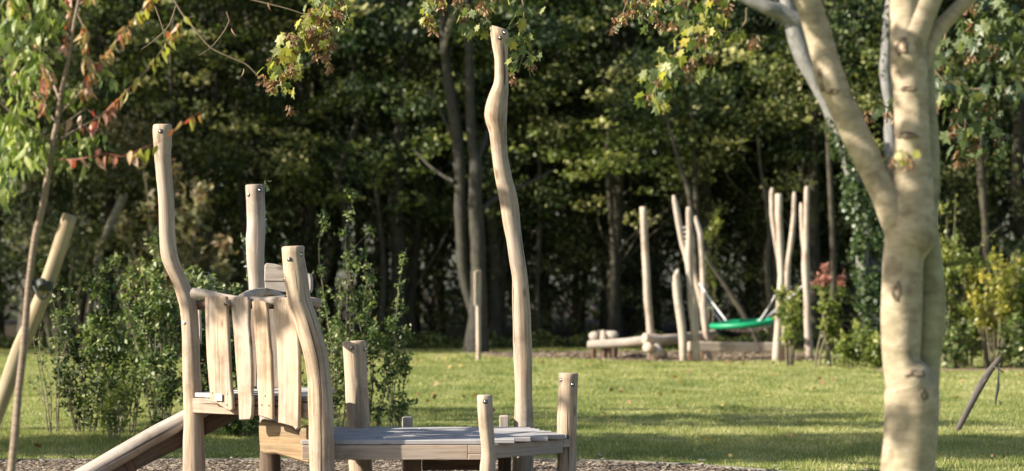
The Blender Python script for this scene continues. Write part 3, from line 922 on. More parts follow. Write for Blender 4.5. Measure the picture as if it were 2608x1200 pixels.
# low deck: boards run left to right, ends stepping along the right edge
dz = 0.447
def on_z(px, py, z):
    D = (CH - z) * F / (py - YH)
    return P(px, py, D)
Fl, Fr = on_z(820, 1119.5, dz), on_z(1228, 1121.5, dz)
Rr = on_z(1441, 1106, dz)
Br = on_z(1333, 1086.5, dz)
Bl = on_z(820, 1095, dz)
def xr_at(y):
    if y < Rr.y:
        t = (y - Fr.y) / (Rr.y - Fr.y)
        return Fr.x + (Rr.x - Fr.x) * t
    t = min(1, (y - Rr.y) / (Br.y - Rr.y))
    return Rr.x + (Br.x - Rr.x) * t
nbd = 12
y0_, y1_ = Fr.y + 0.02, Br.y - 0.02
bw = (y1_ - y0_) / nbd
for i in range(nbd):
    yc = y0_ + bw * (i + 0.5)
    xe = max(xr_at(yc - bw * 0.4), xr_at(yc + bw * 0.4)) + 0.012 * math.sin(i * 5.3)
    if i == 0:
        xe = Fr.x + 0.0
    xl = Bl.x + 0.03 * math.sin(i * 1.7) - 0.06
    zz = dz - 0.0175 + 0.0022 * math.sin(i * 3.7)
    box('deck_board', (xl, yc, zz), (xe, yc, zz), bw - 0.011, 0.033, 'deck', root, bev=0.005)
zb = dz - 0.036 - 0.055
decks = [o for o in root.children if o.name.startswith('deck_board')]
for bd in decks:
    yc = sum(v.co.y for v in bd.data.vertices) / len(bd.data.vertices) + root.location.y
    for xx in (Fr.x - 0.09, Bl.x + 0.75, Bl.x + 1.3):
        v, f, g = disc_geo((xx + random.uniform(-.01, .01), yc + random.uniform(-.01, .01), dz - 0.002), (0, 0, 1), 0.006, 0.003, 8)
        mk('screw', v, f, 'steel', bd, g)
fy = Fr.y + 0.045
box('deck_beam', (Bl.x - 0.05, fy, zb), (Fr.x - 0.105, fy, zb), 0.06, 0.107, 'beam', root)
box('beam_block', (Fr.x - 0.103, fy, zb + 0.022), (Fr.x + 0.005, fy, zb + 0.022), 0.06, 0.062, 'beam', root)
box('beam_block', (Fr.x - 0.101, fy - 0.004, zb - 0.032), (Fr.x + 0.006, fy - 0.004, zb - 0.032), 0.06, 0.042, 'beam', root)
rd = Vector((Rr.x - Fr.x, Rr.y - Fr.y, 0)).normalized()
pr = Vector((rd.y, -rd.x, 0))
i0 = Vector((Fr.x, Fr.y, zb)) - pr * 0.045 + rd * 0.07
i1 = Vector((Rr.x, Rr.y, zb)) - pr * 0.045 - rd * 0.06
box('deck_beam', i0, i1 + rd * 0.05 , 0.055, 0.105, 'beam', root)
box('beam_block', i1 + rd * 0.052 + Vector((0, 0, 0.02)), i1 + rd * 0.13 + Vector((0, 0, 0.02)), 0.052, 0.06, 'robinia_grey', root)
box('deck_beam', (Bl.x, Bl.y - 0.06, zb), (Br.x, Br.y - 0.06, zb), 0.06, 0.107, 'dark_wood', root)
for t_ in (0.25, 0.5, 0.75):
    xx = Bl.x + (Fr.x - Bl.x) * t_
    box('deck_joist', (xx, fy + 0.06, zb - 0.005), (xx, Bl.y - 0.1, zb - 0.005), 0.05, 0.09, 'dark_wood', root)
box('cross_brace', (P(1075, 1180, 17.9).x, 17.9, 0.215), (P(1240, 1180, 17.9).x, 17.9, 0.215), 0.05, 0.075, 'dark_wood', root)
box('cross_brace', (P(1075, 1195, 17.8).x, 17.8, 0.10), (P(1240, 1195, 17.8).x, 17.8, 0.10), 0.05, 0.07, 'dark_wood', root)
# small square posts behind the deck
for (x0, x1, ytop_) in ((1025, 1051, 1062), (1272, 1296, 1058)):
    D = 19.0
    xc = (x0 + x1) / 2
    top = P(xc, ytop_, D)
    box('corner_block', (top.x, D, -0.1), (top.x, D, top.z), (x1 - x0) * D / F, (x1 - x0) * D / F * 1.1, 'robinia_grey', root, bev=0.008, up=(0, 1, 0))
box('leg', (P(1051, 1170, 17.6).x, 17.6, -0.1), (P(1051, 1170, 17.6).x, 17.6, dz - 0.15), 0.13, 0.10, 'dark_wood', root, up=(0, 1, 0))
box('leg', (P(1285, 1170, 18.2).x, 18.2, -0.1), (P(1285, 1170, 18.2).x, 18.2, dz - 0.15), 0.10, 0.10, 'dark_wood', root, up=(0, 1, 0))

# ------------------------------------------------------------------ far play area
GP = 'upright robinia poles round the nest swing'
def far_post(name, rows, D, conv, label, forks=(), mat='far_wood', cat='pole', **kw):
    b = conv(((rows[-1][1] + rows[-1][2]) / 2, rows[-1][0]))
    base = P(b[0], b[1], D)
    t = thing(name, (base.x, D, 0), label, cat, GP)
    edges_post('shaft', rows, D, mat, t, conv, nseg=12, step=0.12, **kw)
    for fr in forks:
        edges_post('fork', fr, D + 0.05, mat, t, conv, base=False, nseg=12, step=0.1, **kw)
    return t


far_post('robinia_pole', [(165, 368, 412), (300, 373, 418), (450, 381, 426), (600, 387, 434), (750, 394, 441), (850, 404, 449), (950, 411, 458), (1110, 420, 464)], 48.6, z3, 'tall lone straight pole rising behind the crossed balance logs')
far_post('pointed_pole', [(556, 600, 616), (580, 583, 618), (620, 572, 622), (700, 578, 630), (800, 590, 644), (870, 600, 655), (950, 612, 662), (1040, 618, 665), (1135, 620, 668)], 47.6, z3, 'short pole with a slanted pointed tip beside the bench beam', slant=(0.8, 0, 0))
t = far_post('forked_pole', [(166, 662, 690), (185, 657, 696), (300, 662, 698), (400, 658, 700), (470, 650, 702), (600, 661, 706), (700, 668, 715), (820, 674, 728), (900, 684, 738), (960, 688, 740), (1040, 693, 745), (1135, 700, 750)], 47.7, z3, 'forked pole with four pale ladder rungs between its two arms',
             forks=[[(92, 572, 590), (110, 570, 600), (150, 575, 609), (200, 582, 622), (300, 600, 640), (400, 620, 655), (470, 642, 690), (540, 655, 695)]])
for y in (295, 323, 352, 383):
    a_, b_ = P(*z3((622, y + 2)), 47.72), P(*z3((668, y)), 47.72)
    tube('rung', [a_, b_], [0.018, 0.018], 'rung', t, rough=0, nseg=8, n=3)
far_post('forked_pole', [(212, 18, 34), (230, 16, 42), (320, 38, 72), (400, 45, 76), (480, 52, 84), (600, 55, 90), (700, 60, 92), (760, 56, 96), (850, 62, 104), (950, 76, 114), (1085, 84, 130)], 49.2, z4, 'crooked pole holding the left ropes of the nest swing',
         forks=[[(440, -12, 10), (520, -8, 22), (600, 12, 46), (680, 32, 70), (760, 50, 88), (830, 62, 96)]])
far_post('forked_pole', [(80, 508, 550), (120, 508, 552), (220, 508, 552), (300, 514, 556), (400, 518, 560), (500, 524, 562), (600, 524, 566), (700, 516, 560), (800, 508, 556), (900, 502, 548), (1000, 494, 546), (1095, 488, 538)], 47.7, z4, 'forked pale pole at the end of the bench beam, right of the green ring',
         forks=[[(44, 482, 500), (70, 472, 504), (200, 474, 506), (300, 486, 516), (400, 502, 530), (480, 516, 546), (560, 524, 556)]])
far_post('forked_pole', [(68, 614, 632), (90, 610, 638), (200, 606, 636), (300, 596, 628), (400, 584, 616), (480, 572, 604), (600, 560, 600), (800, 552, 592), (985, 546, 590)], 50.6, z4, 'slim curved pole standing behind the young leafy shrub', mat='far_wood')
far_post('forked_pole', [(34, 688, 710), (60, 682, 715), (200, 680, 714), (300, 678, 712), (400, 672, 712), (500, 668, 714), (600, 670, 718), (700, 678, 720), (850, 680, 722), (960, 684, 732), (1075, 690, 740)], 49.4, z4, 'tallest pole of the right group, holding the right swing rope',
         forks=[[(134, 657, 672), (160, 654, 680), (250, 656, 682), (330, 660, 686), (420, 668, 700)]])

# nest swing
Dn = 49.0
cR = P(*z4((318, 864)), Dn)
ns = thing('nest_swing', (cR.x, Dn, cR.z), 'round nest swing with a bright green padded ring hanging on four ropes', 'swing')
rx = 0.5 * (512 - 128) / 2.3706 * Dn / F
ring_pts = []
for k in range(33):
    a = 2 * math.pi * k / 32
    ring_pts.append(cR + Vector((math.cos(a) * rx, math.sin(a) * rx, math.cos(a) * 0.05 + math.sin(a) * 0.018)))
V, Fc, G = tube_geo(ring_pts, [0.062] * 33, nseg=12, rough=0.02, n=64, cap=False, bevel=0)
mk('ring', V, Fc, 'green_ring', ns, G)
geos = []
for k in range(-5, 6):
    w = math.sqrt(max(0, 1 - (k / 6) ** 2)) * rx
    for ax in (0, 1):
        pts = []
        for j in range(9):
            s = -w + 2 * w * j / 8
            d_ = (k / 6 * rx)
            x, y = (s, d_) if ax == 0 else (d_, s)
            sag = -0.16 * (1 - (x * x + y * y) / (rx * rx))
            pts.append(cR + Vector((x, y, sag - 0.02)))
        geos.append(tube_geo(pts, [0.011] * 9, nseg=5, rough=0, n=9, cap=False, bevel=0))
multi('net', geos, 'net', ns)
geos = []
for k in range(14):
    a = 2 * math.pi * k / 14
    c = cR + Vector((math.cos(a) * rx * 0.72, math.sin(a) * rx * 0.72, -0.10 - 0.03 * math.sin(k * 3)))
    geos.append(disc_geo(c, (0, -1, 0.2), 0.022, 0.03, 8, 0.01))
multi('net_fitting', geos, 'steel', ns)
for (p0_, d0_, p1_, d1_, r_, m_) in (((50, 620), 49.2, (214, 848), 48.75, 0.021, 'rope'), ((58, 672), 49.35, (182, 858), 49.35, 0.019, 'rope'),
                                     ((528, 658), 47.9, (414, 850), 48.75, 0.019, 'rope'), ((672, 636), 49.5, (452, 830), 49.4, 0.019, 'rope')):
    a_, b_ = P(*z4(p0_), d0_), P(*z4(p1_), d1_)
    mid = (a_ + b_) / 2 + Vector((0, 0, -0.02))
    tube('hanging_rope', [a_, mid, b_], [r_ * 0.9, r_ * 0.9, r_ * 1.1], m_, ns, rough=0.05, nseg=8, n=12)

# bench beam between the poles
bb = thing('bench_beam', (P(*z4((250, 1100)), 47.9).x, 47.9, 0), 'long low grey timber beam crossing under the green nest swing', 'bench')
a_, b_ = P(*z3((672, 1043)), 47.95), P(*z4((592, 1006)), 48.25)
box('beam', a_, b_, 0.16, 0.19, 'far_wood', bb, bev=0.015)
for p in ((18, 1060), (570, 1050)):
    q = P(*z4(p), 48.1)
    box('leg', (q.x, 48.12, -0.1), (q.x, 48.12, 0.36), 0.22, 0.16, 'dark_wood', bb, up=(0, 1, 0))

# balance logs
GL = 'pale balance logs lying crossed on stumps'
def log_thing(label, p0_, d0_, p1_, d1_, r0_, r1_, name='balance_log', mat='far_wood', mids=()):
    a_, b_ = P(*z3(p0_), d0_), P(*z3(p1_), d1_)
    t = thing(name, (a_.x, a_.y, 0), label, 'log', GL)
    tube('log', [a_] + [P(*z3(q), d) for q, d in mids] + [b_], [r0_] + [(r0_ + r1_) / 2] * len(mids) + [r1_], mat, t, seed=p0_[0], nseg=16, bevel=0.2, hew=.08)
    return t, a_, b_
lt, a_, b_ = log_thing('pale horizontal log running from the crossed log ends to the forked poles', (392, 992), 48.3, (840, 965), 49.6, 0.115, 0.10, mids=[((500, 1002), 48.5), ((640, 990), 48.9)])
tube('stump', [Vector((b_.x - 0.25, b_.y, -.1)), Vector((b_.x - 0.25, b_.y, 0.42))], [0.09, 0.09], 'dark_wood', lt, n=4)
tube('stump', [Vector((a_.x + 0.2, a_.y + .1, -.1)), Vector((a_.x + 0.2, a_.y + .1, a_.z - .08))], [0.10, 0.09], 'dark_wood', lt, n=4)
lt, a_, b_ = log_thing('grey lowest log at the shaded left end of the balance course', (45, 1033), 49.3, (400, 1006), 48.8, 0.088, 0.095, mat='robinia_grey', mids=[((200, 1024), 49.1)])
for fx in (145, 178):
    q = P(*z3((fx, 1070)), 49.25)
    tube('stump', [Vector((q.x, q.y, -.1)), Vector((q.x, q.y, 0.36))], [0.055, 0.05], 'dark_wood', lt, n=4, nseg=10)
lt, a_, b_ = log_thing('short log with its sawn round end facing out under the pale log', (414, 1046), 48.0, (520, 1100), 49.0, 0.105, 0.10)
lt, a_, b_ = log_thing('stubby log leaning into the chips under the crossing', (440, 960), 48.7, (488, 1105), 48.15, 0.09, 0.13)
lt, a_, b_ = log_thing('thick grey log end at the far left of the course', (78, 980), 49.6, (190, 972), 51.6, 0.105, 0.09, mat='robinia_grey')
tube('stump', [Vector((b_.x, b_.y, -.1)), Vector((b_.x, b_.y, b_.z))], [0.07, 0.07], 'dark_wood', lt, n=4)
tube('stump', [Vector((a_.x, a_.y + .1, -.1)), Vector((a_.x, a_.y + .1, a_.z))], [0.06, 0.06], 'dark_wood', lt, n=4)
lt, a_, b_ = log_thing('grey log end resting right of the pointed stub', (210, 972), 49.6, (120, 968), 51.6, 0.09, 0.08, mat='robinia_grey')
tube('stump', [Vector((a_.x, a_.y + .1, -.1)), Vector((a_.x, a_.y + .1, a_.z))], [0.07, 0.07], 'dark_wood', lt, n=4)
st = thing('pointed_stub', (P(*z3((145, 1000)), 49.45).x, 49.45, 0), 'small pale pointed stub standing between two grey log ends', 'post')
tube('shaft', [Vector((P(*z3((145, 1000)), 49.45).x, 49.45, -.1)), P(*z3((145, 985)), 49.45), P(*z3((132, 942)), 49.45)], [0.08, 0.085, 0.035], 'far_wood', st, n=10)

# marker post on the lawn
D = 48.6
q = P(1219, 917, D)
mp_ = thing('marker_post', (q.x, D, 0), 'slim wooden marker post with a thicker upper half on the far lawn', 'post')
box('shaft', (q.x, D, -0.1), (P(1217, 700, D).x, D, P(1217, 700, D).z), 0.075, 0.07, 'far_wood', mp_, up=(-0.62, 0.78, 0))
box('upper_plank', (P(1214.5, 778, D).x, D - 0.06, P(1214, 778, D).z), (P(1214, 691, D).x, D - 0.06, P(1214, 691, D).z), 0.105, 0.045, 'far_wood', mp_, up=(-0.5, 0.86, 0))
box('upper_plank', (P(1219, 778, D).x, D + 0.06, P(1214, 778, D).z), (P(1219, 691, D).x, D + 0.06, P(1214, 688, D).z), 0.10, 0.045, 'far_wood', mp_, up=(-0.5, 0.86, 0))

# broken dark stake on the right
q8 = qd(3, 1)
D = gd(q8((948, 985))[1])
base = P(*q8((948, 985)), D)
bs = thing('broken_stake', (base.x, D, 0), 'dark leaning broken tree stake with a strap dangling from its tip', 'stake')
tube('shaft', [P(*q8((938, 1002)), D), P(*q8((975, 940)), D), P(*q8((1010, 870)), D + .05), P(*q8((1060, 770)), D + .1), P(*q8((1110, 690)), D + .15), P(*q8((1168, 616)), D + .2)], [0.030, 0.034, 0.036, 0.040, 0.038, 0.030], 'broken', bs, seed=2.2, rough=0.15, hew=.2, nseg=10)
tube('strap', [P(*q8((1130, 655)), D + .15), P(*q8((1160, 672)), D + .1), P(*q8((1185, 690)), D + .1)], [0.006] * 3, 'strap', bs, n=8, nseg=6)
sp_ = [P(*q8((1158, 672)), D + .1), P(*q8((1160, 710)), D + .1), P(*q8((1156, 770)), D + .1), P(*q8((1147, 820)), D + .1), P(*q8((1146, 850)), D + .1)]
tube('strap', sp_, [0.005, 0.010, 0.018, 0.012, 0.008], 'strap', bs, n=14, nseg=6)

# ------------------------------------------------------------------ right foreground tree
Dt = 10.9
q4 = qd(3, 0)
rt = thing('maple_tree', (2.15, Dt, 0), 'large smooth-barked maple with two stems and dappled light, out of focus in front', 'tree')
def rows_pts(rows, D, conv, dz_=0.0):
    pts, rad = [], []
    for i, (y, a, b) in enumerate(rows):
        A_, B_ = conv((a, y)), conv((b, y))
        d = D + dz_ * i / max(1, len(rows) - 1)
        pts.append(P((A_[0] + B_[0]) / 2, A_[1], d)); rad.append((B_[0] - A_[0]) / 2 * d / F)
    return pts, rad
main_rows4 = [(-500, 560, 700), (-250, 590, 720), (0, 612, 768), (100, 615, 770), (200, 616, 790), (300, 616, 800), (400, 622, 802), (500, 632, 806), (600, 634, 810), (700, 634, 814), (800, 622, 818), (900, 610, 824), (1000, 600, 830), (1100, 590, 838), (1185, 584, 846)]
p1_, r1_ = rows_pts(main_rows4, Dt, q4)
low8 = [(100, 576, 790), (250, 572, 780), (400, 568, 772), (550, 572, 765), (650, 578, 770), (750, 582, 850), (850, 586, 862), (1000, 586, 852), (1185, 570, 842), (1400, 560, 850)]
p2_, r2_ = rows_pts(low8, Dt, q8)
pts = list(reversed(p1_ + p2_)); rad = list(reversed(r1_ + r2_))
pts.insert(0, Vector((pts[0].x, Dt, -0.1))); rad.insert(0, rad[0] * 1.5)
pts.insert(1, Vector((pts[1].x, Dt, 0.35))); rad.insert(1, rad[1] * 1.08)
bumps = [(tuple(P(*q8((645, 300)), Dt - 0.12)), 0.014, 0.10), (tuple(P(*q4((690, 440)), Dt - 0.09)), 0.012, 0.08), (tuple(P(*q8((700, 690)), Dt - 0.12)), 0.02, 0.12), (tuple(P(*q4((690, 240)), Dt - 0.1)), 0.02, 0.10), (tuple(P(*q4((700, 660)), Dt - 0.1)), 0.010, 0.09)]
tr = tube('trunk', pts, rad, 'sycamore', rt, seed=71.0, nseg=40, rough=0.03, hew=0.04, bumps=bumps, step=0.03, cap=True, bevel=0)
# second stem rising behind the first
rows = [(-60, 758, 850), (0, 752, 860), (100, 750, 873), (250, 746, 886), (380, 744, 893), (500, 740, 884), (600, 735, 870), (700, 730, 862), (850, 700, 856)]
p_, r_ = rows_pts([(-500, 700, 870 - 60), (-200, 730, 830)] , Dt + 0.12, q4)
p__, r__ = rows_pts(rows, Dt + 0.10, q8)
stem_up = [P(*q4((735, -300)), Dt + 0.35), P(*q4((745, 100)), Dt + 0.28), P(*q4((755, 500)), Dt + 0.22), P(*q4((775, 900)), Dt + 0.16)]
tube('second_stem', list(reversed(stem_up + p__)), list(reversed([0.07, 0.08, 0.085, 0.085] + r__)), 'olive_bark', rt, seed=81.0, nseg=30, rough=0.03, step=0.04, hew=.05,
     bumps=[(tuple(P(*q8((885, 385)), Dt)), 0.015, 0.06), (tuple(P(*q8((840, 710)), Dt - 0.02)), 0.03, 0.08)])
# left limb
rows = [(-500, -90, 30), (-250, 20, 150), (0, 128, 266), (100, 162, 300), (200, 190, 330), (300, 214, 360), (400, 236, 396), (500, 284, 432), (600, 326, 486), (700, 372, 530), (800, 426, 578), (900, 474, 620), (1000, 520, 680), (1100, 556, 720), (1185, 585, 740)]
p_, r_ = rows_pts(rows, Dt - 0.02, q4)
r_ = [x * 0.93 for x in r_]
tube('limb', list(reversed(p_ + rows_pts([(100, 640, 720), (300, 650, 710)], Dt + 0.02, q8)[0])), list(reversed(r_ + [0.085, 0.03])), 'sycamore', rt, seed=91.0, nseg=32, rough=0.035, step=0.035, hew=.05,
     bumps=[(tuple(P(*q4((262, 400)), Dt - 0.12)), 0.020, 0.09), (tuple(P(*q4((330, 465)), Dt - 0.12)), 0.018, 0.08)])
# upper right limbs
tube('limb', [P(*q4(p), Dt - 0.02) for p in [(700, 250), (735, 170), (770, 90), (815, -10), (900, -200), (980, -420)]], [0.075, 0.07, 0.062, 0.058, 0.05, 0.04], 'sycamore', rt, seed=95.0, nseg=22, rough=0.04)
tube('limb', [P(*q4(p), Dt + 0.05) for p in [(760, 330), (800, 250), (850, 160), (940, 60), (1060, -60), (1200, -250)]], [0.05, 0.04, 0.036, 0.034, 0.03, 0.025], 'sycamore', rt, seed=97.0, nseg=16, rough=0.04)


def scar(parent, conv, c, D, rw, rh):
    ctr = P(*conv(c), D)
    ok, loc, nn, _ = parent.ray_cast(Vector((0, 0, CH)) - origin_of(parent), (ctr - Vector((0, 0, CH))).normalized())
    if not ok:
        return
    loc = loc + origin_of(parent)
    nn = Vector(nn); s_ = nn.cross(Vector((0, 0, 1))).normalized(); up_ = s_.cross(nn).normalized()
    V, G, Fc = [], [], []
    rings = [(1.0, -0.012), (0.9, -0.001), (0.6, 0.004), (0.35, 0.0), (0.0, -0.002)]
    K = 16
    for rr, hh in rings:
        for k in range(K):
            a = 2 * math.pi * k / K
            wob = 1 + 0.6 * noise.noise((math.cos(a) * 1.5 + c[0], math.sin(a) * 1.5, rr * 3))
            V.append(loc + s_ * math.cos(a) * rw * rr * wob + up_ * math.sin(a) * rh * rr * wob + nn * hh); G.append((math.cos(a) * rr * .1, math.sin(a) * rr * .1, c[0] * .01))
    for i in range(len(rings) - 1):
        for k in range(K):
            k2 = (k + 1) % K
            Fc.append((i * K + k, i * K + k2, (i + 1) * K + k2, (i + 1) * K + k))
    mk('branch_scar', V, Fc, 'scar', parent, G)


limb = bpy.data.objects['limb']
for c_, rw, rh in (((645, 285), 0.026, 0.05), ((745, 692), 0.05, 0.022), ((785, 805), 0.026, 0.030)):
    scar(tr, q8, c_, Dt, rw, rh)
for c_, rw, rh in (((672, 235), 0.034, 0.045), ((705, 445), 0.045, 0.012), ((690, 680), 0.055, 0.022)):
    scar(tr, q4, c_, Dt, rw, rh)
for c_, rw, rh in (((262, 405), 0.020, 0.06), ((330, 462), 0.032, 0.016)):
    scar(limb, q4, c_, Dt, rw, rh)

# ------------------------------------------------------------------ leaf meshes for leaves shown one by one
def lobed_leaf(name, mat, lobes=5, seed=0):
    rs = random.Random(seed)
    pts = [(0, 0.0, 0)]
    prof = [(-100, 0.34), (-80, 0.70), (-60, 0.50), (-42, 0.95), (-19, 0.60), (0, 1.08), (19, 0.60), (42, 0.95), (60, 0.50), (80, 0.70), (100, 0.34)]
    c = (0, 0.30)
    V = [(0, 0.0, 0), (c[0], c[1], 0)]
    for a, r in prof:
        r *= 0.62 * (0.92 + 0.16 * rs.random())
        x, y = c[0] + math.sin(R(a * 1.25)) * r, c[1] + math.cos(R(a * 1.25)) * r * 0.95
        V.append((x, y, 0.10 * abs(x) - 0.16 * (y - 0.3) ** 2 - 0.12 * r * r))
    Fc = [(1, i + 1, i) for i in range(2, 12)]
    Fc += [(1, 2, 0), (1, 0, 12)]
    me = bpy.data.meshes.new(name)
    me.from_pydata(V, [], Fc)
    me.materials.append(M[mat])
    a = me.attributes.new("rnd", 'FLOAT', 'POINT')
    return me


def ovate_leaf(name, mat, w=0.42, curl=0.25, fold=0.12):
    ys = [0, 0.12, 0.32, 0.55, 0.78, 1.0]
    ws = [0.02, 0.62, 1.0, 0.92, 0.5, 0.0]
    V, Fc = [], []
    for y, k in zip(ys, ws):
        z = -curl * y * y
        V += [(-w / 2 * k, y, z + fold * k * w), (0, y, z), (w / 2 * k, y, z + fold * k * w)]
    for i in range(len(ys) - 1):
        a, b = i * 3, i * 3 + 3
        Fc += [(a, a + 1, b + 1, b), (a + 1, a + 2, b + 2, b + 1)]
    me = bpy.data.meshes.new(name)
    me.from_pydata(V, [], Fc)
    me.materials.append(M[mat])
    return me


def keys_cluster(name, seed):
    rs = random.Random(seed)
    V, Fc, rn = [], [], []
    for i in range(22):
        a = rs.random() * 6.28
        r = 0.28 * rs.random()
        c = Vector((math.cos(a) * r, math.sin(a) * r, -0.15 - rs.random() * 0.8))
        t = Vector((math.cos(a) * 0.7 + rs.uniform(-.3, .3), math.sin(a) * 0.7 + rs.uniform(-.3, .3), -1.0 * rs.random() - 0.3)).normalized()
        s = t.cross(Vector((rs.random() - .5, rs.random() - .5, rs.random() - .5))).normalized()
        L, w = 0.42, 0.13
        o = len(V)
        V += [c, c + t * L * 0.35 + s * w * 0.7, c + t * L + s * w * 0.5, c + t * L * 0.9 - s * w * 0.6, c + t * L * 0.3 - s * w * 0.25]
        Fc.append(tuple(range(o, o + 5)))
        rn += [rs.random()] * 5
    me = bpy.data.meshes.new(name)
    me.from_pydata([tuple(v) for v in V], [], Fc)
    a = me.attributes.new("rnd", 'FLOAT', 'POINT')
    a.data.foreach_set("value", rn)
    me.materials.append(M['samara'])
    return me


LM = {
    'green': [ovate_leaf('leaf', 'l_green', 0.36, 0.25), ovate_leaf('leaf', 'l_green', 0.32, 0.45)],
    'red': [ovate_leaf('leaf', 'l_red', 0.46, 0.25), ovate_leaf('leaf', 'l_red', 0.36, 0.5)],
    'orange': [ovate_leaf('leaf', 'l_orange', 0.42, 0.25), ovate_leaf('leaf', 'l_orange', 0.34, 0.5)],
    'olive': [ovate_leaf('leaf', 'l_olive', 0.44, 0.22), ovate_leaf('leaf', 'l_olive', 0.36, 0.4)],
    'my': [lobed_leaf('leaf', 'm_yellow', seed=1), lobed_leaf('leaf', 'm_yellow', seed=2)],
    'mg': [lobed_leaf('leaf', 'm_green', seed=3), lobed_leaf('leaf', 'm_green', seed=4)],
    'md': [lobed_leaf('leaf', 'm_dark', seed=5), lobed_leaf('leaf', 'm_dark', seed=6)],
    'keys': [keys_cluster('seed_cluster', 1), keys_cluster('seed_cluster', 2), keys_cluster('seed_cluster', 3)],
}


def put(kind, parent, loc, size, tdir, nrm=None, name='leaf'):
    me = random.choice(LM[kind])
    o = bpy.data.objects.new(name, me)
    t = Vector(tdir).normalized()
    if kind == 'keys':
        rot = Euler((random.uniform(-.2, .2), random.uniform(-.2, .2), random.uniform(0, 6.3))).to_matrix()
    else:
        n = Vector(nrm) if nrm is not None else Vector((random.uniform(-1, 1), random.uniform(-1, 0.4), random.uniform(0, 1)))
        n = (n - t * n.dot(t))
        n = n.normalized() if n.length > 1e-3 else t.orthogonal().normalized()
        x = t.cross(n).normalized()
        rot = Matrix((x, t, n)).transposed()
    o.rotation_euler = rot.to_euler()
    o.scale = (size, size, size)
    o.location = Vector(loc) - origin_of(parent)
    return link(o, parent)


# ------------------------------------------------------------------ left: cherry sapling and its stake
Ds = 12.0
qA, qB = qd(0, 0), qd(0, 1)
sp = thing('cherry_sapling', (P(22, 1200, Ds).x, Ds, 0), 'young cherry tree with red and orange autumn leaves tied to a leaning stake', 'tree')
trunk_pts = [qB((58, 1185)), qB((76, 1000)), qB((92, 800)), qB((115, 600)), qB((132, 400)), qB((150, 200)), qB((178, 0)), qA((200, 1100)), qA((222, 1000)), qA((246, 850)), qA((264, 720)), qA((286, 620)), qA((303, 500)), qA((322, 400)), qA((350, 280)), qA((372, 120)), qA((396, 0)), qA((425, -160)), qA((440, -300))]
tp = [P(x, y, Ds) for x, y in trunk_pts]
tr_ = [20.5, 21, 18.5, 19, 18.5, 16.5, 17, 18, 17, 15.5, 14.5, 13.5, 11.5, 10.5, 9, 8, 7, 6, 4]
tp.insert(0, Vector((tp[0].x - 0.06, Ds, -0.1))); tr_.insert(0, 23)
tube('trunk', tp, [r * 0.5 * Ds / F for r in tr_], 'sapling_bark', sp, seed=12.0, nseg=14, rough=0.06, step=0.03)
BR = [   # branch polylines, colours from the trunk outwards, leaves per pixel
    ([(290, 640), (350, 605), (415, 562), (440, 545), (500, 600)], ['red'], 0.012, 6.5),
    ([(310, 695), (390, 650), (470, 604), (560, 540), (620, 475), (700, 395), (780, 300), (850, 200), (900, 120), (975, 80)], ['red', 'red', 'orange', 'olive', 'olive'], 0.065, 6),
    ([(312, 560), (400, 470), (480, 350), (540, 265), (620, 165), (720, 40), (790, -70)], ['orange', 'red', 'orange', 'olive'], 0.075, 6),
    ([(300, 500), (250, 380), (200, 265), (150, 110), (105, -20)], ['orange', 'red', 'orange'], 0.07, 7),
    ([(262, 720), (190, 665), (120, 615), (50, 560), (-20, 500)], ['green'], 0.01, 6),
    ([(276, 610), (220, 530), (150, 440), (80, 370), (0, 290), (-60, 240)], ['red', 'orange', 'red'], 0.04, 5),
    ([(262, 800), (340, 805), (420, 798), (540, 772), (620, 790), (700, 752), (800, 715), (870, 665), (930, 610), (1010, 560)], ['red', 'red', 'red', 'olive', 'olive'], 0.035, 4),
    ([(350, 290), (330, 180), (345, 60), (340, -60)], ['red', 'orange', 'red'], 0.07, 5),
    ([(385, 60), (420, 140), (440, 250), (450, 380), (445, 480)], ['olive', 'orange', 'orange', 'red'], 0.07, 4),
    ([(215, 300), (220, 400), (215, 480), (250, 590)], ['orange', 'red', 'orange'], 0.05, 4),
    ([(400, 20), (450, -10), (470, -60)], ['orange', 'olive'], 0.06, 4),
    ([(700, 100), (740, 30), (760, -40)], ['olive'], 0.08, 3),
    ([(105, 60), (60, 20), (20, -40)], ['orange', 'olive'], 0.05, 4),
    # green leafy shoots
    ([(285, 780), (330, 740), (400, 700), (470, 700), (500, 750)], ['green'], 0.14, 4),
    ([(300, 800), (350, 790), (390, 800), (380, 830)], ['green'], 0.14, 3),
    ([(240, 740), (160, 700), (80, 740), (10, 800), (0, 960)], ['green'], 0.15, 5),
    ([(235, 800), (170, 770), (120, 820), (60, 860)], ['green'], 0.15, 4),
    ([(120, 615), (80, 640), (40, 700), (20, 760)], ['green'], 0.12, 3),
    ([(225, 700), (170, 640), (100, 650), (30, 680)], ['green'], 0.13, 4),
    ([(190, 480), (140, 520), (80, 540), (20, 600)], ['green'], 0.15, 4),
    ([(150, 440), (120, 380), (70, 420), (10, 440)], ['green'], 0.15, 4),
    ([(200, 265), (150, 240), (90, 260), (40, 330)], ['green'], 0.17, 4),
    ([(200, 250), (160, 330), (150, 420)], ['green'], 0.16, 3),
    ([(150, 110), (100, 120), (50, 180), (10, 240)], ['green'], 0.18, 4),
    ([(230, 120), (260, 60), (290, 100), (290, 200)], ['green'], 0.14, 3),
    ([(200, 100), (220, 30), (260, -30)], ['green'], 0.15, 3),
    ([(110, 0), (60, 60), (20, 100)], ['green'], 0.18, 3),
    ([(350, 480), (400, 420), (470, 400)], ['green'], 0.10, 3),
    ([(500, 330), (560, 360), (590, 440)], ['green'], 0.09, 3),
    ([(30, 820), (20, 900), (15, 1000)], ['green'], 0.14, 3),
    ([(60, 20), (30, -10), (0, 40)], ['green'], 0.16, 3),
]
leafspecs = []
rs = random.Random(5)
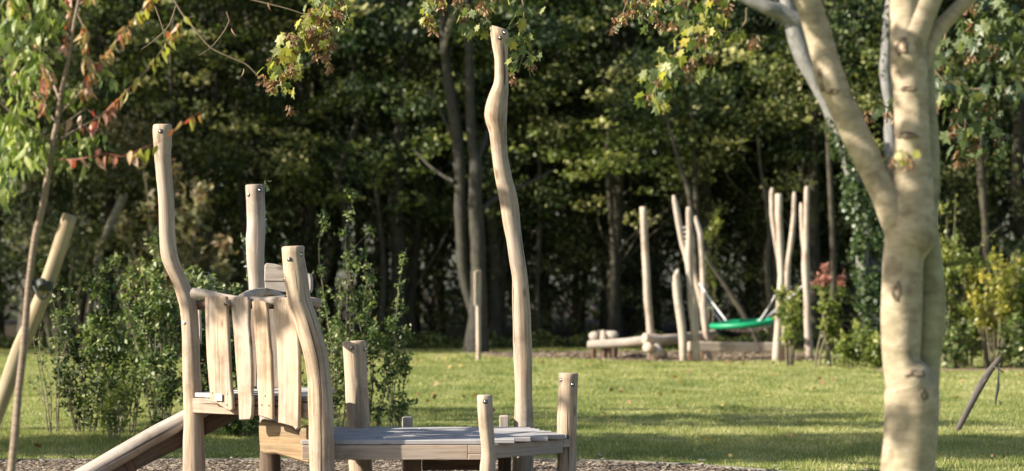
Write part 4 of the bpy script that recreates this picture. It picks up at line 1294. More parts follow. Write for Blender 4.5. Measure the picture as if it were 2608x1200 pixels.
for bi, (poly, cols, dens, rad0) in enumerate(BR):
    dd = rs.uniform(-0.35, 0.35)
    pts = []
    for i, p in enumerate(poly):
        x, y = qA(p)
        pts.append(P(x, y, Ds + (0 if i == 0 and bi < 13 else dd * min(1, (i + 0.0) / 2))))
    n = len(pts)
    radii = [rad0 * 0.5 * (1 - 0.8 * i / (n - 1)) * Ds / F * (1.0) for i in range(n)]
    tube('branch' if bi < 13 else 'twig', pts, radii, 'red_twig' if bi == 6 else ('sapling_bark' if bi < 13 else 'twig'), sp, rough=0.08, nseg=7, step=0.06, bevel=0)
    spp = spline(np.array([tuple(p) for p in pts]), 60)
    seg = np.linalg.norm(np.diff(np.array([qA(p) for p in poly]), axis=0), axis=1).sum() * 1.9755
    for j in range(int(seg * dens * (1.15 if cols[0] == 'green' else 1.05))):
        t = rs.uniform(0.16 if bi < 13 else 0.0, 1.0)
        if cols[0] == 'green' and bi >= 13:
            t = rs.random()
        c = Vector(spp[int(t * 59)])
        col = cols[min(len(cols) - 1, int(t * len(cols)))]
        if rs.random() < 0.12 and col != 'green':
            col = rs.choice(['orange', 'olive', 'red'])
        green = col == 'green'
        c += Vector((rs.gauss(0, 0.03 if green else 0.008), rs.gauss(0, 0.06 if green else 0.02), rs.gauss(0, 0.025 if green else 0.008)))
        side = rs.choice((-1, 1))
        tdir = Vector((side * rs.uniform(0.0, 0.6) + rs.gauss(0, 0.25), rs.uniform(-0.7, 0.7), -1.0 if not green else -rs.uniform(0.5, 1.3)))
        size = rs.uniform(0.052, 0.100) if green else rs.uniform(0.040, 0.082)
        leafspecs.append((size, col, c, tdir))
leafspecs.sort(key=lambda s: -s[0])
# the reds first so that they are parts; the rest is one leafy mass
reds = [s for s in leafspecs if s[1] != 'green']; greens = [s for s in leafspecs if s[1] == 'green']
single = reds[:215] + greens[:300 - min(215, len(reds))]
rest = reds[215:] + greens[300 - min(215, len(reds)):]
for size, col, c, td in single:
    put(col, sp, c, size, td)
def leaf_mass(name, specs, mat, parent, w=0.44):
    """many ovate leaves as one mesh"""
    V, Fc, rn = [], [], []
    for size, col, c, td in specs:
        t = Vector(td).normalized()
        n = Vector((rs.uniform(-1, 1), rs.uniform(-1, 0.4), rs.uniform(0, 1))); n = (n - t * n.dot(t)).normalized()
        x = t.cross(n)
        r0 = rs.random()
        o = len(V)
        for y, k in ((0, 0.0), (0.3, 1.0), (0.7, 0.8), (1.0, 0.0)):
            if k == 0:
                V.append(c + t * y * size - n * 0.22 * y * y * size); rn.append(r0)
            else:
                for s_ in (-1, 1):
                    V.append(c + t * y * size + x * s_ * w / 2 * k * size - n * 0.22 * y * y * size); rn.append(r0)
        Fc += [(o, o + 2, o + 1), (o + 1, o + 2, o + 4, o + 3), (o + 3, o + 4, o + 5)]
    me = bpy.data.meshes.new(name)
    off = origin_of(parent)
    me.from_pydata([tuple(v - off) for v in V], [], Fc)
    a = me.attributes.new("rnd", 'FLOAT', 'POINT'); a.data.foreach_set("value", rn)
    me.materials.append(M[mat])
    o = link(bpy.data.objects.new(name, me), parent)
    o['kind'] = 'stuff'
    return o
M['l_warm_s'] = leaf_mat("cherry_warm_mass", [(0, (0.36, 0.07, 0.04)), (0.45, (0.34, 0.16, 0.06)), (0.8, (0.28, 0.22, 0.06)), (1, (0.26, 0.26, 0.05))], 0.42, 0.4, tint=(1.5, 1.0, .7))
wr = [s for s in rest if s[1] != 'green']; gr_ = [s for s in rest if s[1] == 'green']
if wr:
    leaf_mass('foliage', wr, 'l_warm_s', sp)
if gr_:
    leaf_mass('foliage', gr_, 'l_green_s', sp, 0.36)

sk = thing('tree_stake', (P(-60, 1400, 11.9).x, 11.9, 0), 'round leaning pine stake strapped to the young cherry tree', 'stake')
spts = [qA((352, 1080)), qB((300, 62)), qB((232, 260)), qB((160, 440)), qB((100, 570)), qB((30, 770)), qB((-40, 960)), qB((-190, 1400))]
D_ = 12.12
pl_ = [P(x, y, D_) for x, y in spts]
e = pl_[-1] - pl_[-2]
pl_.append(pl_[-1] + e * ((pl_[-1].z + 0.1) / -e.z))
pl_.reverse()
tube('shaft', pl_, [0.042] * 2 + [0.041] * 4 + [0.040, 0.039, 0.038][:len(pl_) - 6], 'stake', sk, seed=55.0, nseg=20, rough=0.03, hew=.04, bevel=0.15)
c1 = P(*qB((205, 250)), 12.06)
band = []
for k in range(25):
    a = 2 * math.pi * k / 24
    band.append(c1 + Vector((math.cos(a) * 0.068 - 0.012, math.sin(a) * 0.055, 0.006 * math.cos(a) * -1)))
for dzz in (0.018, 0.006, -0.006, -0.018):
    V, Fc, G = tube_geo([p + Vector((0, 0, dzz)) for p in band], [0.0085] * 25, nseg=6, rough=0, n=48, cap=False, bevel=0)
    mk('tie_strap', V, Fc, 'strap', sk, G)
tube('tie_strap', [P(*qB((170, 255)), 11.88), P(*qB((190, 300)), 11.86), P(*qB((215, 318)), 11.86), P(*qB((245, 292)), 11.88)], [0.008] * 4, 'strap', sk, n=14, nseg=6, rough=0)
tube('tie_strap', [P(*qB((205, 230)), 11.88), P(*qB((215, 262)), 11.85)], [0.026, 0.026], 'strap', sk, n=3, nseg=8, rough=0)

# ------------------------------------------------------------------ woodland trees
def frond(a, b, r0, r1, rs_, wob=0.06, nseg=7, k=5):
    pts, rad = [], []
    L = (b - a).length
    for i in range(k + 1):
        t = i / k
        p = a.lerp(b, t) + Vector((rs_.uniform(-1, 1), rs_.uniform(-1, 1), rs_.uniform(-.6, .6))) * wob * L * (0 if i in (0, k) else 1)
        pts.append(p); rad.append(r0 + (r1 - r0) * t)
    return tube_geo(pts, rad, nseg=nseg, rough=0.05, n=max(6, k * 3), cap=False, bevel=0, seed=rs_.random() * 40)


def tree_meshes(seed, height, low, spread, r_base, nclump, per, leaf, mat, twin=False, lean=0.0):
    """returns (trunk mesh, crown mesh) with the base at the origin"""
    rs_ = random.Random(seed); rng = np.random.default_rng(seed)
    geos = []
    tops = []
    for s in range(2 if twin else 1):
        dx = (rs_.uniform(0.5, 1.0) * (1 if s else -1)) if twin else 0
        pts = [Vector((dx * 0.15, 0, -0.2)), Vector((dx * 0.2, 0, 0.4))]
        x, y = dx * 0.3, 0
        for i in range(1, 8):
            t = i / 7
            x += rs_.uniform(-0.16, 0.16) + lean * height / 7 + dx * 0.12
            y += rs_.uniform(-0.16, 0.16)
            pts.append(Vector((x, y, 0.4 + (height * 0.9 - 0.4) * t)))
        rad = [r_base * 1.3, r_base * 1.05] + [r_base * (1 - 0.82 * i / 7) for i in range(1, 8)]
        geos.append(tube_geo(pts, rad, nseg=10, rough=0.07, n=34, cap=False, bevel=0, seed=seed + s))
        tops.append(pts)
    cs, rr = [], []
    for i in range(nclump):
        st = tops[i % len(tops)]
        h = low + (height - low) * rs_.random() ** 0.9
        t = (h - low) / (height - low)
        rmax = spread * (0.75 + 0.35 * math.sin(math.pi * min(1, t + 0.2))) * (1 - 0.55 * t * t)
        a = rs_.random() * 6.283
        r = rmax * rs_.random() ** 0.5
        k = min(len(st) - 1, max(2, int(h / height * 8)))
        c = Vector((st[k].x + math.cos(a) * r, st[k].y + math.sin(a) * r, h))
        cs.append(tuple(c)); rr.append(rs_.uniform(0.45, 1.0))
        if i % 5 == 0 or i < 5:
            hb = max(0.5, h - r * rs_.uniform(0.35, 0.8))
            kb = min(len(st) - 1, max(1, int(hb / height * 8)))
            a0 = Vector((st[kb].x, st[kb].y, st[kb].z))
            geos.append(frond(a0, c, 0.040 * rs_.uniform(.6, 1.2), 0.012, rs_))
    V, Fc, G = [], [], []
    for v, f, g in geos:
        o = len(V); V += list(v); G += list(g)
        Fc += [tuple(i + o for i in q) for q in f]
    tm = bpy.data.meshes.new('trunk')
    tm.from_pydata([tuple(v) for v in V], [], Fc)
    a = tm.attributes.new("g", 'FLOAT_VECTOR', 'POINT'); a.data.foreach_set("vector", np.asarray(G, dtype=np.float32).ravel())
    tm.polygons.foreach_set("use_smooth", [True] * len(tm.polygons))
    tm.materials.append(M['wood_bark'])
    V, Fc, rn = crown_cloud(cs, rr, per, leaf, rng, flat=0.5, up=0.5, droop=0.5)
    cm = mk_np('crown', V, Fc, mat, rn, link_it=False)
    return tm, cm


VAR = [
    tree_meshes(11, 13.0, 3.2, 3.0, 0.20, 135, 125, 0.15, 'canopy_a'),
    tree_meshes(12, 12.0, 2.6, 2.8, 0.17, 125, 130, 0.145, 'canopy_b'),
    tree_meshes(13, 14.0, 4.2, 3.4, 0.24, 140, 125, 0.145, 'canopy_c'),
    tree_meshes(14, 11.0, 2.0, 2.6, 0.13, 120, 130, 0.14, 'canopy_b', twin=True),
    tree_meshes(15, 12.5, 4.6, 3.2, 0.22, 115, 105, 0.15, 'canopy_a', twin=True),
    tree_meshes(16, 6.5, 0.9, 2.0, 0.07, 75, 100, 0.12, 'canopy_c'),
    tree_meshes(17, 5.0, 0.6, 1.8, 0.06, 65, 100, 0.11, 'canopy_b'),
]


def wood_tree(v, x, y, s, rz, label, group='trees of the dark wood behind the lawn', name='woodland_tree', cat='tree', only_trunk=False):
    t = thing(name, (x, y, 0), label, cat, group)
    t.rotation_euler.z = rz
    t.scale = (s, s, s)
    for nm, me in zip(('trunk', 'crown'), VAR[v]):
        o = bpy.data.objects.new(nm, me)
        link(o, t)
        if nm == 'crown':
            o['kind'] = 'stuff'
    return t


rs2 = random.Random(23)
# wood edge and the rows behind it; crowns overlap into one dark wall
front = [(-13.0, 58.5, 0), (-10.2, 59.5, 1), (-7.6, 58.6, 3), (-5.2, 60.0, 1), (-2.9, 59.5, 2), (-0.4, 60.5, 0), (2.6, 59.6, 0), (5.0, 60.8, 2), (7.6, 59.5, 0), (10.2, 60.2, 2), (12.8, 59.2, 0), (15.5, 60.5, 1)]
for x, y, v in front:
    wood_tree(v, x, y, rs2.uniform(0.92, 1.12), rs2.uniform(0, 6.3), 'leafy green tree in the front row of the dark wood behind the lawn', 'front row trees of the wood')
for row, (yy, nn, off) in enumerate(((64.5, 11, 0.0), (69.5, 12, 1.3), (75, 12, 0.4), (81, 13, 1.1))):
    for i in range(nn):
        x = -16.5 + 33.0 * (i + 0.5) / nn + off + rs2.uniform(-0.8, 0.8)
        wood_tree(rs2.choice((0, 1, 2, 3, 4)), x, yy + rs2.uniform(-1.6, 1.6), rs2.uniform(0.95, 1.3), rs2.uniform(0, 6.3), 'leafy tree standing deep in the dark wood behind the lawn', 'trees standing deep in the wood')
# understorey
for x, y, v, s in ((-11.5, 57.6, 5, 0.7), (-8.8, 58.8, 6, 0.8), (-4.0, 60.5, 5, 0.75), (-0.9, 61.5, 6, 0.7), (1.3, 60.8, 6, 0.65), (3.6, 61.5, 5, 0.75), (6.6, 60.8, 6, 0.8), (8.9, 59.3, 5, 0.75), (11.2, 58.6, 6, 0.8), (13.5, 58, 5, 0.8),
                   (-6.4, 63.5, 5, 0.8), (-2.2, 64.5, 6, 0.9), (4.9, 64.5, 6, 0.85), (9.6, 64, 5, 0.9), (0.5, 66.5, 5, 0.9), (7.2, 67, 6, 1.0)):
    wood_tree(v, x, y, s, rs2.uniform(0, 6.3), 'low dark bush growing under the trees at the wood edge', 'bushes under the wood edge', name='woodland_bush', cat='bush')

# the far side of the wood reads as one mass of leaves
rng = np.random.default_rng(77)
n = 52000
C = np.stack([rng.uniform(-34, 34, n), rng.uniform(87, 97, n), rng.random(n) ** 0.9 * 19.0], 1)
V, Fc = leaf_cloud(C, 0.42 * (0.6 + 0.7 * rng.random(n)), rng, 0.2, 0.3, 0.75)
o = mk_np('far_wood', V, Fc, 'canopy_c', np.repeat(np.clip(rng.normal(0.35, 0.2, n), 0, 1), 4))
tag(o, 'dense dark leaves of the wood closing off the view', 'wood', kind='stuff')


# trunks one can tell apart in the photograph: traced, each its own tree with limbs and a crown
def traced_tree(label, stems, D, conv=lambda p: p, crown=None, mat='wood_bark', name='woodland_tree', leafmat='canopy_b', group=None, limbs=(), up_to=None):
    b = conv(((stems[0][-1][1] + stems[0][-1][2]) / 2, stems[0][-1][0]))
    base = P(b[0], b[1], D)
    t = thing(name, (base.x, D, 0), label, 'tree', group)
    geos = []
    for si, rows in enumerate(stems):
        pts, rad = [], []
        for y, a, c in rows:
            A_, B_ = conv((a, y)), conv((c, y))
            pts.append(P((A_[0] + B_[0]) / 2, A_[1], D + 0.12 * si)); rad.append(max(1.0, (B_[0] - A_[0]) / 2) * D / F)
        pts.reverse(); rad.reverse()
        if pts[0].z < 1.2 and si == 0 or pts[0].z < 0.5:
            pts.insert(0, Vector((pts[0].x, pts[0].y, -0.15))); rad.insert(0, rad[0] * 1.15)
        multi('trunk' if si == 0 else 'second_stem', [tube_geo(pts, rad, nseg=14, rough=0.06, step=0.12, cap=False, bevel=0, seed=si * 3 + D)], mat, t)
    for lb in limbs:
        pts = [P(*conv(p[:2]), D + p[2]) for p in lb[0]]
        k = len(pts)
        tube('limb', pts, [lb[1] * (1 - 0.7 * i / (k - 1)) for i in range(k)], mat, t, nseg=8, rough=0.08, bevel=0, step=0.15)
    if crown:
        cx, cy, cz, sx, sz_, nc = crown
        rng_ = np.random.default_rng(int(D * 10) + len(label))
        cs = [(base.x + cx + rng_.normal(0, sx * 0.5), D + cy + rng_.normal(0, sx * 0.45), cz + rng_.uniform(-sz_, sz_)) for _ in range(nc)]
        V, Fc, rn = crown_cloud(cs, rng_.uniform(0.5, 1.0, nc), 100, 0.14, rng_, 0.5, 0.5, 0.5)
        o = mk_np('crown', V, Fc, leafmat, rn, t)
        o['kind'] = 'stuff'
    return t


I = lambda p: p
zt = lambda p: (1000 + p[0] / 1.8516, 300 + p[1] / 1.8516)       # region 1000,300..1400,940
traced_tree('big grey twin-stemmed tree right of centre behind the marker post', [
    [(-700, 338, 372), (-300, 340, 380), (0, 345, 390), (150, 355, 398), (230, 362, 425), (330, 360, 422), (420, 358, 424), (560, 364, 436), (700, 368, 440), (850, 366, 446), (980, 352, 450), (1085, 330, 456)],
    [(-700, 230, 262), (-400, 225, 262), (-280, 228, 270), (0, 262, 320), (150, 282, 340), (300, 292, 345), (420, 290, 345), (550, 296, 348), (680, 302, 354), (780, 318, 366), (880, 345, 392), (960, 372, 410)]],
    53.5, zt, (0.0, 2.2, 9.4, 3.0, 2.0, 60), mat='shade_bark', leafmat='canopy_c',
    limbs=[([(425, 430, 0), (470, 390, 0.2), (560, 345, 0.5), (660, 300, 0.8), (760, 245, 1.0)], 0.07), ([(290, 300, 0), (230, 270, 0.3), (160, 215, 0.6), (100, 150, 1.0)], 0.05), ([(400, 200, 0), (440, 90, 0.2), (470, -20, 0.4), (520, -160, 0.6)], 0.08),
           ([(300, 120, 0), (250, 20, 0.2), (200, -80, 0.3), (150, -150, 0.5)], 0.05)])
tw = [o for o in bpy.data.objects if o.get('label') == 'big grey twin-stemmed tree right of centre behind the marker post'][0]
tube('limb', [P(*qd(1, 0)(p), 53.3) for p in [(1100, -200), (1060, -60), (1020, 20), (975, 120), (945, 230), (930, 270)]], [0.05, 0.055, 0.06, 0.065, 0.07, 0.075], 'pale_bark', tw, nseg=9, bevel=0, rough=0.08)  # paler bark colour stands for sunlight on this upper limb
rg = np.random.default_rng(404)  # mostly unseen clumps, added sunward to shade the twin stems
cs = [(rg.uniform(-10.5, -2.0), rg.uniform(50.4, 53.2), rg.uniform(8.4, 10.8)) for _ in range(70)] + [(rg.uniform(-2.5, 1.2), rg.uniform(52.4, 53.4), rg.uniform(6.2, 8.6)) for _ in range(9)]
V, Fc, rn = crown_cloud(cs, np.r_[rg.uniform(0.6, 1.1, 70), rg.uniform(0.3, 0.6, 9)], 95, 0.19, rg, 0.5, 0.2, 0.3)
mk_np('crown', V, Fc, 'canopy_c', rn, tw)['kind'] = 'stuff'
traced_tree('slender brown tree with a sunlit base left of the big twin-stemmed tree', [
    [(-300, 60, 84), (0, 62, 90), (200, 80, 112), (330, 90, 124), (450, 100, 134), (600, 92, 130), (750, 76, 118), (900, 62, 104), (1010, 62, 118)],
    [(-200, 150, 170), (60, 140, 162), (230, 128, 152), (330, 112, 136)]], 60.5, zt, (0.2, 2.0, 8.6, 2.2, 2.0, 34), limbs=[([(118, 300, 0), (170, 160, .2), (260, 60, .5)], 0.04)])
z7 = qd(1, 0)
traced_tree('dark leaning trunk under the canopy left of the slender brown tree', [[(-100, 380, 402), (300, 480, 510), (600, 470, 506), (850, 480, 530), (1000, 490, 540), (1400, 500, 550), (1700, 505, 560)]], 62.0, z7, (0, 0, 9.0, 2.0, 2.0, 26))
traced_tree('thin trunk with a sunlit stripe rising behind the tall leafy shoots', [[(600, 500, 525), (900, 395, 430), (1050, 425, 460), (1200, 440, 470), (1500, 460, 492), (1750, 480, 520)]], 58.0, z7, None)
traced_tree('slim curved tree leaning left above the forked swing poles', [[(540, 760, 772), (700, 800, 816), (850, 840, 862), (950, 872, 900), (1060, 890, 916), (1150, 900, 926), (1500, 920, 950), (1740, 930, 965)]], 53.0, qd(2, 0), (-0.6, 1.5, 6.2, 1.0, 0.8, 10), leafmat='canopy_c')
zz4 = z4
traced_tree('dark trunk with a bright lit edge left of the right swing poles', [[(-280, 396, 408), (-100, 410, 424), (60, 432, 456), (200, 450, 478), (330, 462, 492), (420, 442, 484), (520, 440, 480), (650, 450, 492), (1000, 470, 520)],
                                                                             [(380, 480, 520), (560, 478, 526), (720, 484, 530)]], 54.5, zz4, (0.0, 1.8, 6.4, 1.3, 1.0, 16), mat='wood_bark')
traced_tree('bare slanting branch-like trunk behind the nest swing', [[(440, 82, 98), (500, 100, 122), (600, 170, 200), (700, 232, 264), (800, 296, 330), (960, 380, 410)]], 52.8, zz4, None, mat='wood_bark', name='leaning_trunk')
traced_tree('pale mottled trunk at the far left behind the stake', [[(300, 255, 282), (420, 210, 240), (500, 186, 215), (600, 196, 226), (700, 200, 238)], [(380, 118, 140), (440, 150, 172), (520, 190, 212)]], 54.0, lambda p: (p[0] / 1.646, 480 + p[1] / 1.646), (0.0, 2.5, 5.0, 1.5, 1.2, 18), mat='pale_bark')
traced_tree('olive leaning trunk above the left shrubs', [[(30, 500, 540), (120, 460, 500), (200, 425, 458), (280, 400, 430), (500, 360, 392), (700, 340, 372)]], 56.0, lambda p: (p[0] / 1.646, 480 + p[1] / 1.646), (1.0, 0.6, 4.7, 1.3, 0.8, 16), mat='pale_bark', leafmat='canopy_pink')
traced_tree('straight dark trunk far right behind the yellow shrub', [[(-300, 262, 310), (0, 270, 318), (150, 284, 326), (280, 296, 334), (500, 305, 345), (1000, 312, 352)]], 56.5, lambda p: (2360 + p[0] / 2.116, 440 + p[1] / 2.116), (0.0, 2.0, 9.0, 2.2, 2.0, 30), leafmat='canopy_a')
def lit_tree(label, px_, py_, D, w, h, n, mat, leaf=0.19):
    c = P(px_, py_, D)
    t = thing('woodland_tree', (c.x, D + 1.2, 0), label, 'tree')
    tube('trunk', [Vector((c.x, D + 1.2, -0.1)), Vector((c.x + 0.1, D + 1.2, 2.0)), Vector((c.x - 0.1, D + 1.0, c.z)), Vector((c.x, D + 0.9, c.z + h))], [0.09, 0.075, 0.05, 0.02], 'wood_bark', t, n=16, nseg=8)
    rg = np.random.default_rng(int(px_))
    cs = [(c.x + rg.normal(0, w), D + rg.normal(0, 0.7), c.z + rg.normal(0, h * 0.5)) for _ in range(n)]
    V, Fc, rn = crown_cloud(cs, rg.uniform(0.22, 0.75, n), 105, leaf * 0.8, rg, 0.32, 1.0, 0.2, 0.6)
    mk_np('crown', V, Fc, mat, np.clip(rn + 0.12, 0, 1), t)['kind'] = 'stuff'  # tones lifted to stand for sunlight on the crown
M['canopy_lit'] = leaf_mat("canopy_yellow_green", [(0.0, (0.04, 0.065, 0.015)), (0.5, (0.15, 0.19, 0.05)), (1.0, (0.42, 0.42, 0.16))], 0.35, 0.45, spec=0.3)  # paler leaf colours stand for sunlit yellow-green sprays
lit_tree('tree with layered yellow-green sprays right of the tallest post', 1560, 400, 57.0, 1.2, 1.1, 26, 'canopy_lit')
lit_tree('tree with bright leaf clumps above the gap between tall posts', 1780, 250, 56.5, 1.4, 1.3, 24, 'canopy_a', 0.2)
lit_tree('round-leaved light tree behind the shoots left of the twin stems', 960, 440, 57.5, 0.9, 1.1, 18, 'canopy_lit', 0.17)
lit_tree('green tree with lit sprays between the bent post and the grey rear post', 600, 330, 57.0, 1.1, 1.2, 22, 'canopy_b', 0.21)
lit_tree('olive-leaved tree above the bent post at the upper left', 430, 170, 56.0, 1.5, 1.4, 26, 'canopy_b', 0.22)
lit_tree('fresh green tree showing between the two stems of the maple', 2130, 200, 52.5, 1.0, 1.3, 22, 'canopy_a', 0.19)
for (x0, ya, yb, w, D, lab) in ((1372, 560, 880, 12, 60, 'narrow sun-flecked trunk deep in the wood right of the tallest post'), (1340, 540, 880, 9, 62, 'thinner trunk just left of the sun-flecked one'), (1285, 560, 890, 11, 60.5, 'narrow trunk beside the edge of the tallest post'),
                               (280, 300, 600, 14, 63, 'pale trunk rising behind the red cherry leaves'), (905, 120, 500, 12, 60, 'upright thin trunk in the upper middle of the wood'), (1500, 180, 700, 14, 68, 'dim trunk in the darkest part of the wood')):
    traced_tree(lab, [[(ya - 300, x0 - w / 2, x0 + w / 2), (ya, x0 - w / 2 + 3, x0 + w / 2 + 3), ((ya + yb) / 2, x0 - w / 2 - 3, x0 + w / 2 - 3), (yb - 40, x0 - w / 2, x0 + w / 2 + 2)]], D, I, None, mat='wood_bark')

# ivy-clad tree behind the maple
it = thing('ivy_tree', (P(2235, 905, 46.5).x, 46.5, 0), 'grey leaning tree clad in ivy behind the foreground maple', 'tree')
Di = 46.5
rows = [(-300, 20, 110), (0, 58, 138), (100, 76, 160), (200, 102, 200), (300, 140, 232), (400, 196, 280), (500, 250, 330), (600, 296, 372), (700, 338, 416), (800, 366, 440), (900, 395, 470), (1000, 420, 500), (1185, 462, 540)]
p_, r_ = rows_pts(rows, Di, q4)
rows = [(100, 440, 510), (300, 470, 535), (400, 490, 560), (500, 530, 600), (620, 560, 640)]
p2_, r2_ = rows_pts(rows, Di, q8)
iv_pts, iv_rad = p_ + p2_, r_ + r2_
pp, rr_ = list(reversed(iv_pts)), list(reversed(iv_rad))
pp.insert(0, Vector((pp[0].x + 0.1, Di, -0.1))); rr_.insert(0, rr_[0] * 1.3)
tube('trunk', pp, rr_, 'grey_bark', it, seed=61, nseg=20, rough=0.06, step=0.1, bevel=0)
rows = [(-300, 600, 650), (0, 590, 640), (200, 572, 632), (350, 562, 622), (450, 572, 625), (550, 590, 640), (680, 580, 650), (780, 584, 668), (900, 590, 670), (1100, 570, 650)]
p3_, r3_ = rows_pts(rows, Di + 0.25, q4)
p3_.append(P(*q8((540, 200)), Di + 0.1)); r3_.append(0.22)
tube('second_stem', list(reversed(p3_)), list(reversed(r3_)), 'grey_bark', it, seed=66, nseg=16, rough=0.07, step=0.1, bevel=0)
tube('limb', [P(*q4((150, 110)), Di), P(*q4((60, 60)), Di - .1), P(*q4((0, 40)), Di - .2), P(*qd(2, 0)((1180, -10)), Di - .2), P(*qd(2, 0)((1100, -40)), Di - .2)], [0.19, 0.16, 0.15, 0.13, 0.11], 'grey_bark', it, seed=68, nseg=14, rough=0.06, bevel=0)
rng = np.random.default_rng(5)
cs, sz = [], []
for i, (c, r) in enumerate(zip(iv_pts, iv_rad)):
    if c.z > 5.2 or i >= len(iv_pts) - 1:
        continue
    nxt = iv_pts[i + 1]
    dense = 1000 if c.z > 0.9 else 260
    for k in range(dense):
        t = rng.random(); a = rng.uniform(-0.9, 3.6)
        zz = c.z + (nxt.z - c.z) * t
        if rng.random() > min(1.0, (5.2 - zz) / 1.9) or noise.noise((zz * 1.7, a, 3.0)) < -0.22:
            continue
        rr = r * rng.uniform(0.95, 1.2) + rng.random() ** 2.5 * (0.16 + 0.34 * max(0, noise.noise((zz * 2.3, a * 0.8, 9.0))))
        p = c.lerp(nxt, t) + Vector((math.cos(a) * rr * 1.1 + 0.06, -math.sin(a) * rr, rng.normal(0, 0.05)))
        cs.append(tuple(p))
cs = np.array(cs)
V, Fc = leaf_cloud(cs, 0.085 * (0.7 + 0.6 * rng.random(len(cs))), rng, 0.2, 0.6, 0.85, outdir=np.array([0, -0.3, 0]))
o = mk_np('ivy', V, Fc, 'ivy_leaf', np.repeat(np.clip(rng.normal(0.5, 0.25, len(cs)), 0, 1), 4), it)
o['kind'] = 'stuff'
rng_ = np.random.default_rng(91)
cs = [(it.location.x - 1.6 + rng_.normal(0, 1.6), Di + rng_.normal(0.6, 1.4), 8.2 + rng_.uniform(-1.4, 1.8)) for _ in range(50)]
V, Fc, rn = crown_cloud(cs, rng_.uniform(0.5, 1.0, 50), 100, 0.13, rng_, 0.5, 0.5, 0.5)
mk_np('crown', V, Fc, 'canopy_c', rn, it)['kind'] = 'stuff'


# ------------------------------------------------------------------ shrubs
def shrub(label, cx, D, hpx, spread, nst, nleaf, leaf, mat, name='young_shrub', lo=0.12, stem_r=0.007, aspect=0.5, tips=None, group='young hedge shrubs', seed=1, upness=0.9, tipmat=None, side=0.42, stems_px=None):
    rs_ = random.Random(seed); rng_ = np.random.default_rng(seed)
    x0 = P(cx, 0, D).x
    t = thing(name, (x0, D, 0), label, 'shrub', group)
    top = P(cx, hpx, D).z
    spread *= 1.25; nleaf = int(nleaf * 0.55); leaf *= 1.28
    geos, C, S_, RN, O_ = [], [], [], [], []
    TC = []
    for s in range(nst):
        if stems_px and s < len(stems_px):
            pts = [P(px_, py_, D + rs_.uniform(-.1, .1)) for px_, py_ in stems_px[s]]
            pts = [Vector((pts[0].x, D, -0.05))] + pts
            h = pts[-1].z
        else:
            h = top * rs_.uniform(0.42, 1.0)
            a = rs_.uniform(0, 6.28)
            r = spread * rs_.random() ** 0.6
            ex, ey = math.cos(a) * r, math.sin(a) * r * 0.8
            pts = [Vector((x0 + ex * 0.25, D + ey * 0.25, -0.05)), Vector((x0 + ex * 0.55 + rs_.uniform(-.05, .05), D + ey * 0.5, h * 0.45)), Vector((x0 + ex * 0.85 + rs_.uniform(-.06, .06), D + ey * 0.8, h * 0.8)), Vector((x0 + ex + rs_.uniform(-.05, .05), D + ey, h))]
        k = len(pts)
        geos = []
        geos.append(tube_geo(pts, [stem_r * (1 - 0.75 * i / (k - 1)) for i in range(k)], nseg=6, rough=0.05, n=14, cap=False, bevel=0))
        sp_ = spline(np.array([tuple(p) for p in pts]), 40)
        nl = int(nleaf / nst)
        ntw = max(4, int(nl / 26))
        for w in range(ntw):
            u_ = lo + (1 - lo) * rs_.random() ** 0.85
            c0 = Vector(sp_[int(u_ * 39)])
            L = side * 1.25 * (1.25 - u_) ** 1.7 * rs_.uniform(0.35, 1.4) * max(0.6, h / 2)
            az = rs_.uniform(0, 6.28)
            c1 = c0 + Vector((math.cos(az) * L, math.sin(az) * L, L * rs_.uniform(0.1, 0.9)))
            if L > 0.08:
                geos.append(tube_geo([c0, c1], [stem_r * 0.4, stem_r * 0.15], nseg=4, rough=0, n=3, cap=False, bevel=0))
            cv = np.clip(rng_.normal(0.45, 0.15), 0, 1)
            m = int(nl / ntw)
            tt = rng_.random(m)[:, None]
            pos = np.array(c0) * (1 - tt) + np.array(c1) * tt + rng_.normal(0, 0.022, (m, 3)) * (leaf / 0.04)
            C.append(pos); RN.append(np.clip(cv + rng_.normal(0, 0.2, m) + (0.2 if u_ > 0.85 else 0), 0, 1))
        m = int(nl * 0.25)
        ii = (rng_.uniform(max(lo, 0.3), 1, m) * 39).astype(int)
        pos = sp_[ii] + rng_.normal(0, 0.014, (m, 3)) * (leaf / 0.04)
        C.append(pos); RN.append(np.clip(rng_.normal(0.62, 0.2, m), 0, 1))
        multi('stem', geos, 'shrub_stem', t)
    C = np.vstack(C); RN = np.concatenate(RN)
    keep = C[:, 2] > 0.02
    C, RN = C[keep], RN[keep]
    if tipmat:
        hi = C[:, 2] > top * tips
        V, Fc = leaf_cloud(C[hi], leaf * (0.7 + 0.6 * rng_.random(hi.sum())), rng_, 0.4, -0.1, aspect)
        mk_np('tip_foliage', V, Fc, tipmat, np.repeat(RN[hi], 4), t)['kind'] = 'stuff'
        C, RN = C[~hi], RN[~hi]
    V, Fc = leaf_cloud(C, leaf * (0.65 + 0.7 * rng_.random(len(C))), rng_, 0.4, -0.2, aspect)
    mk_np('foliage', V, Fc, mat, np.repeat(RN, 4), t)['kind'] = 'stuff'
    return t


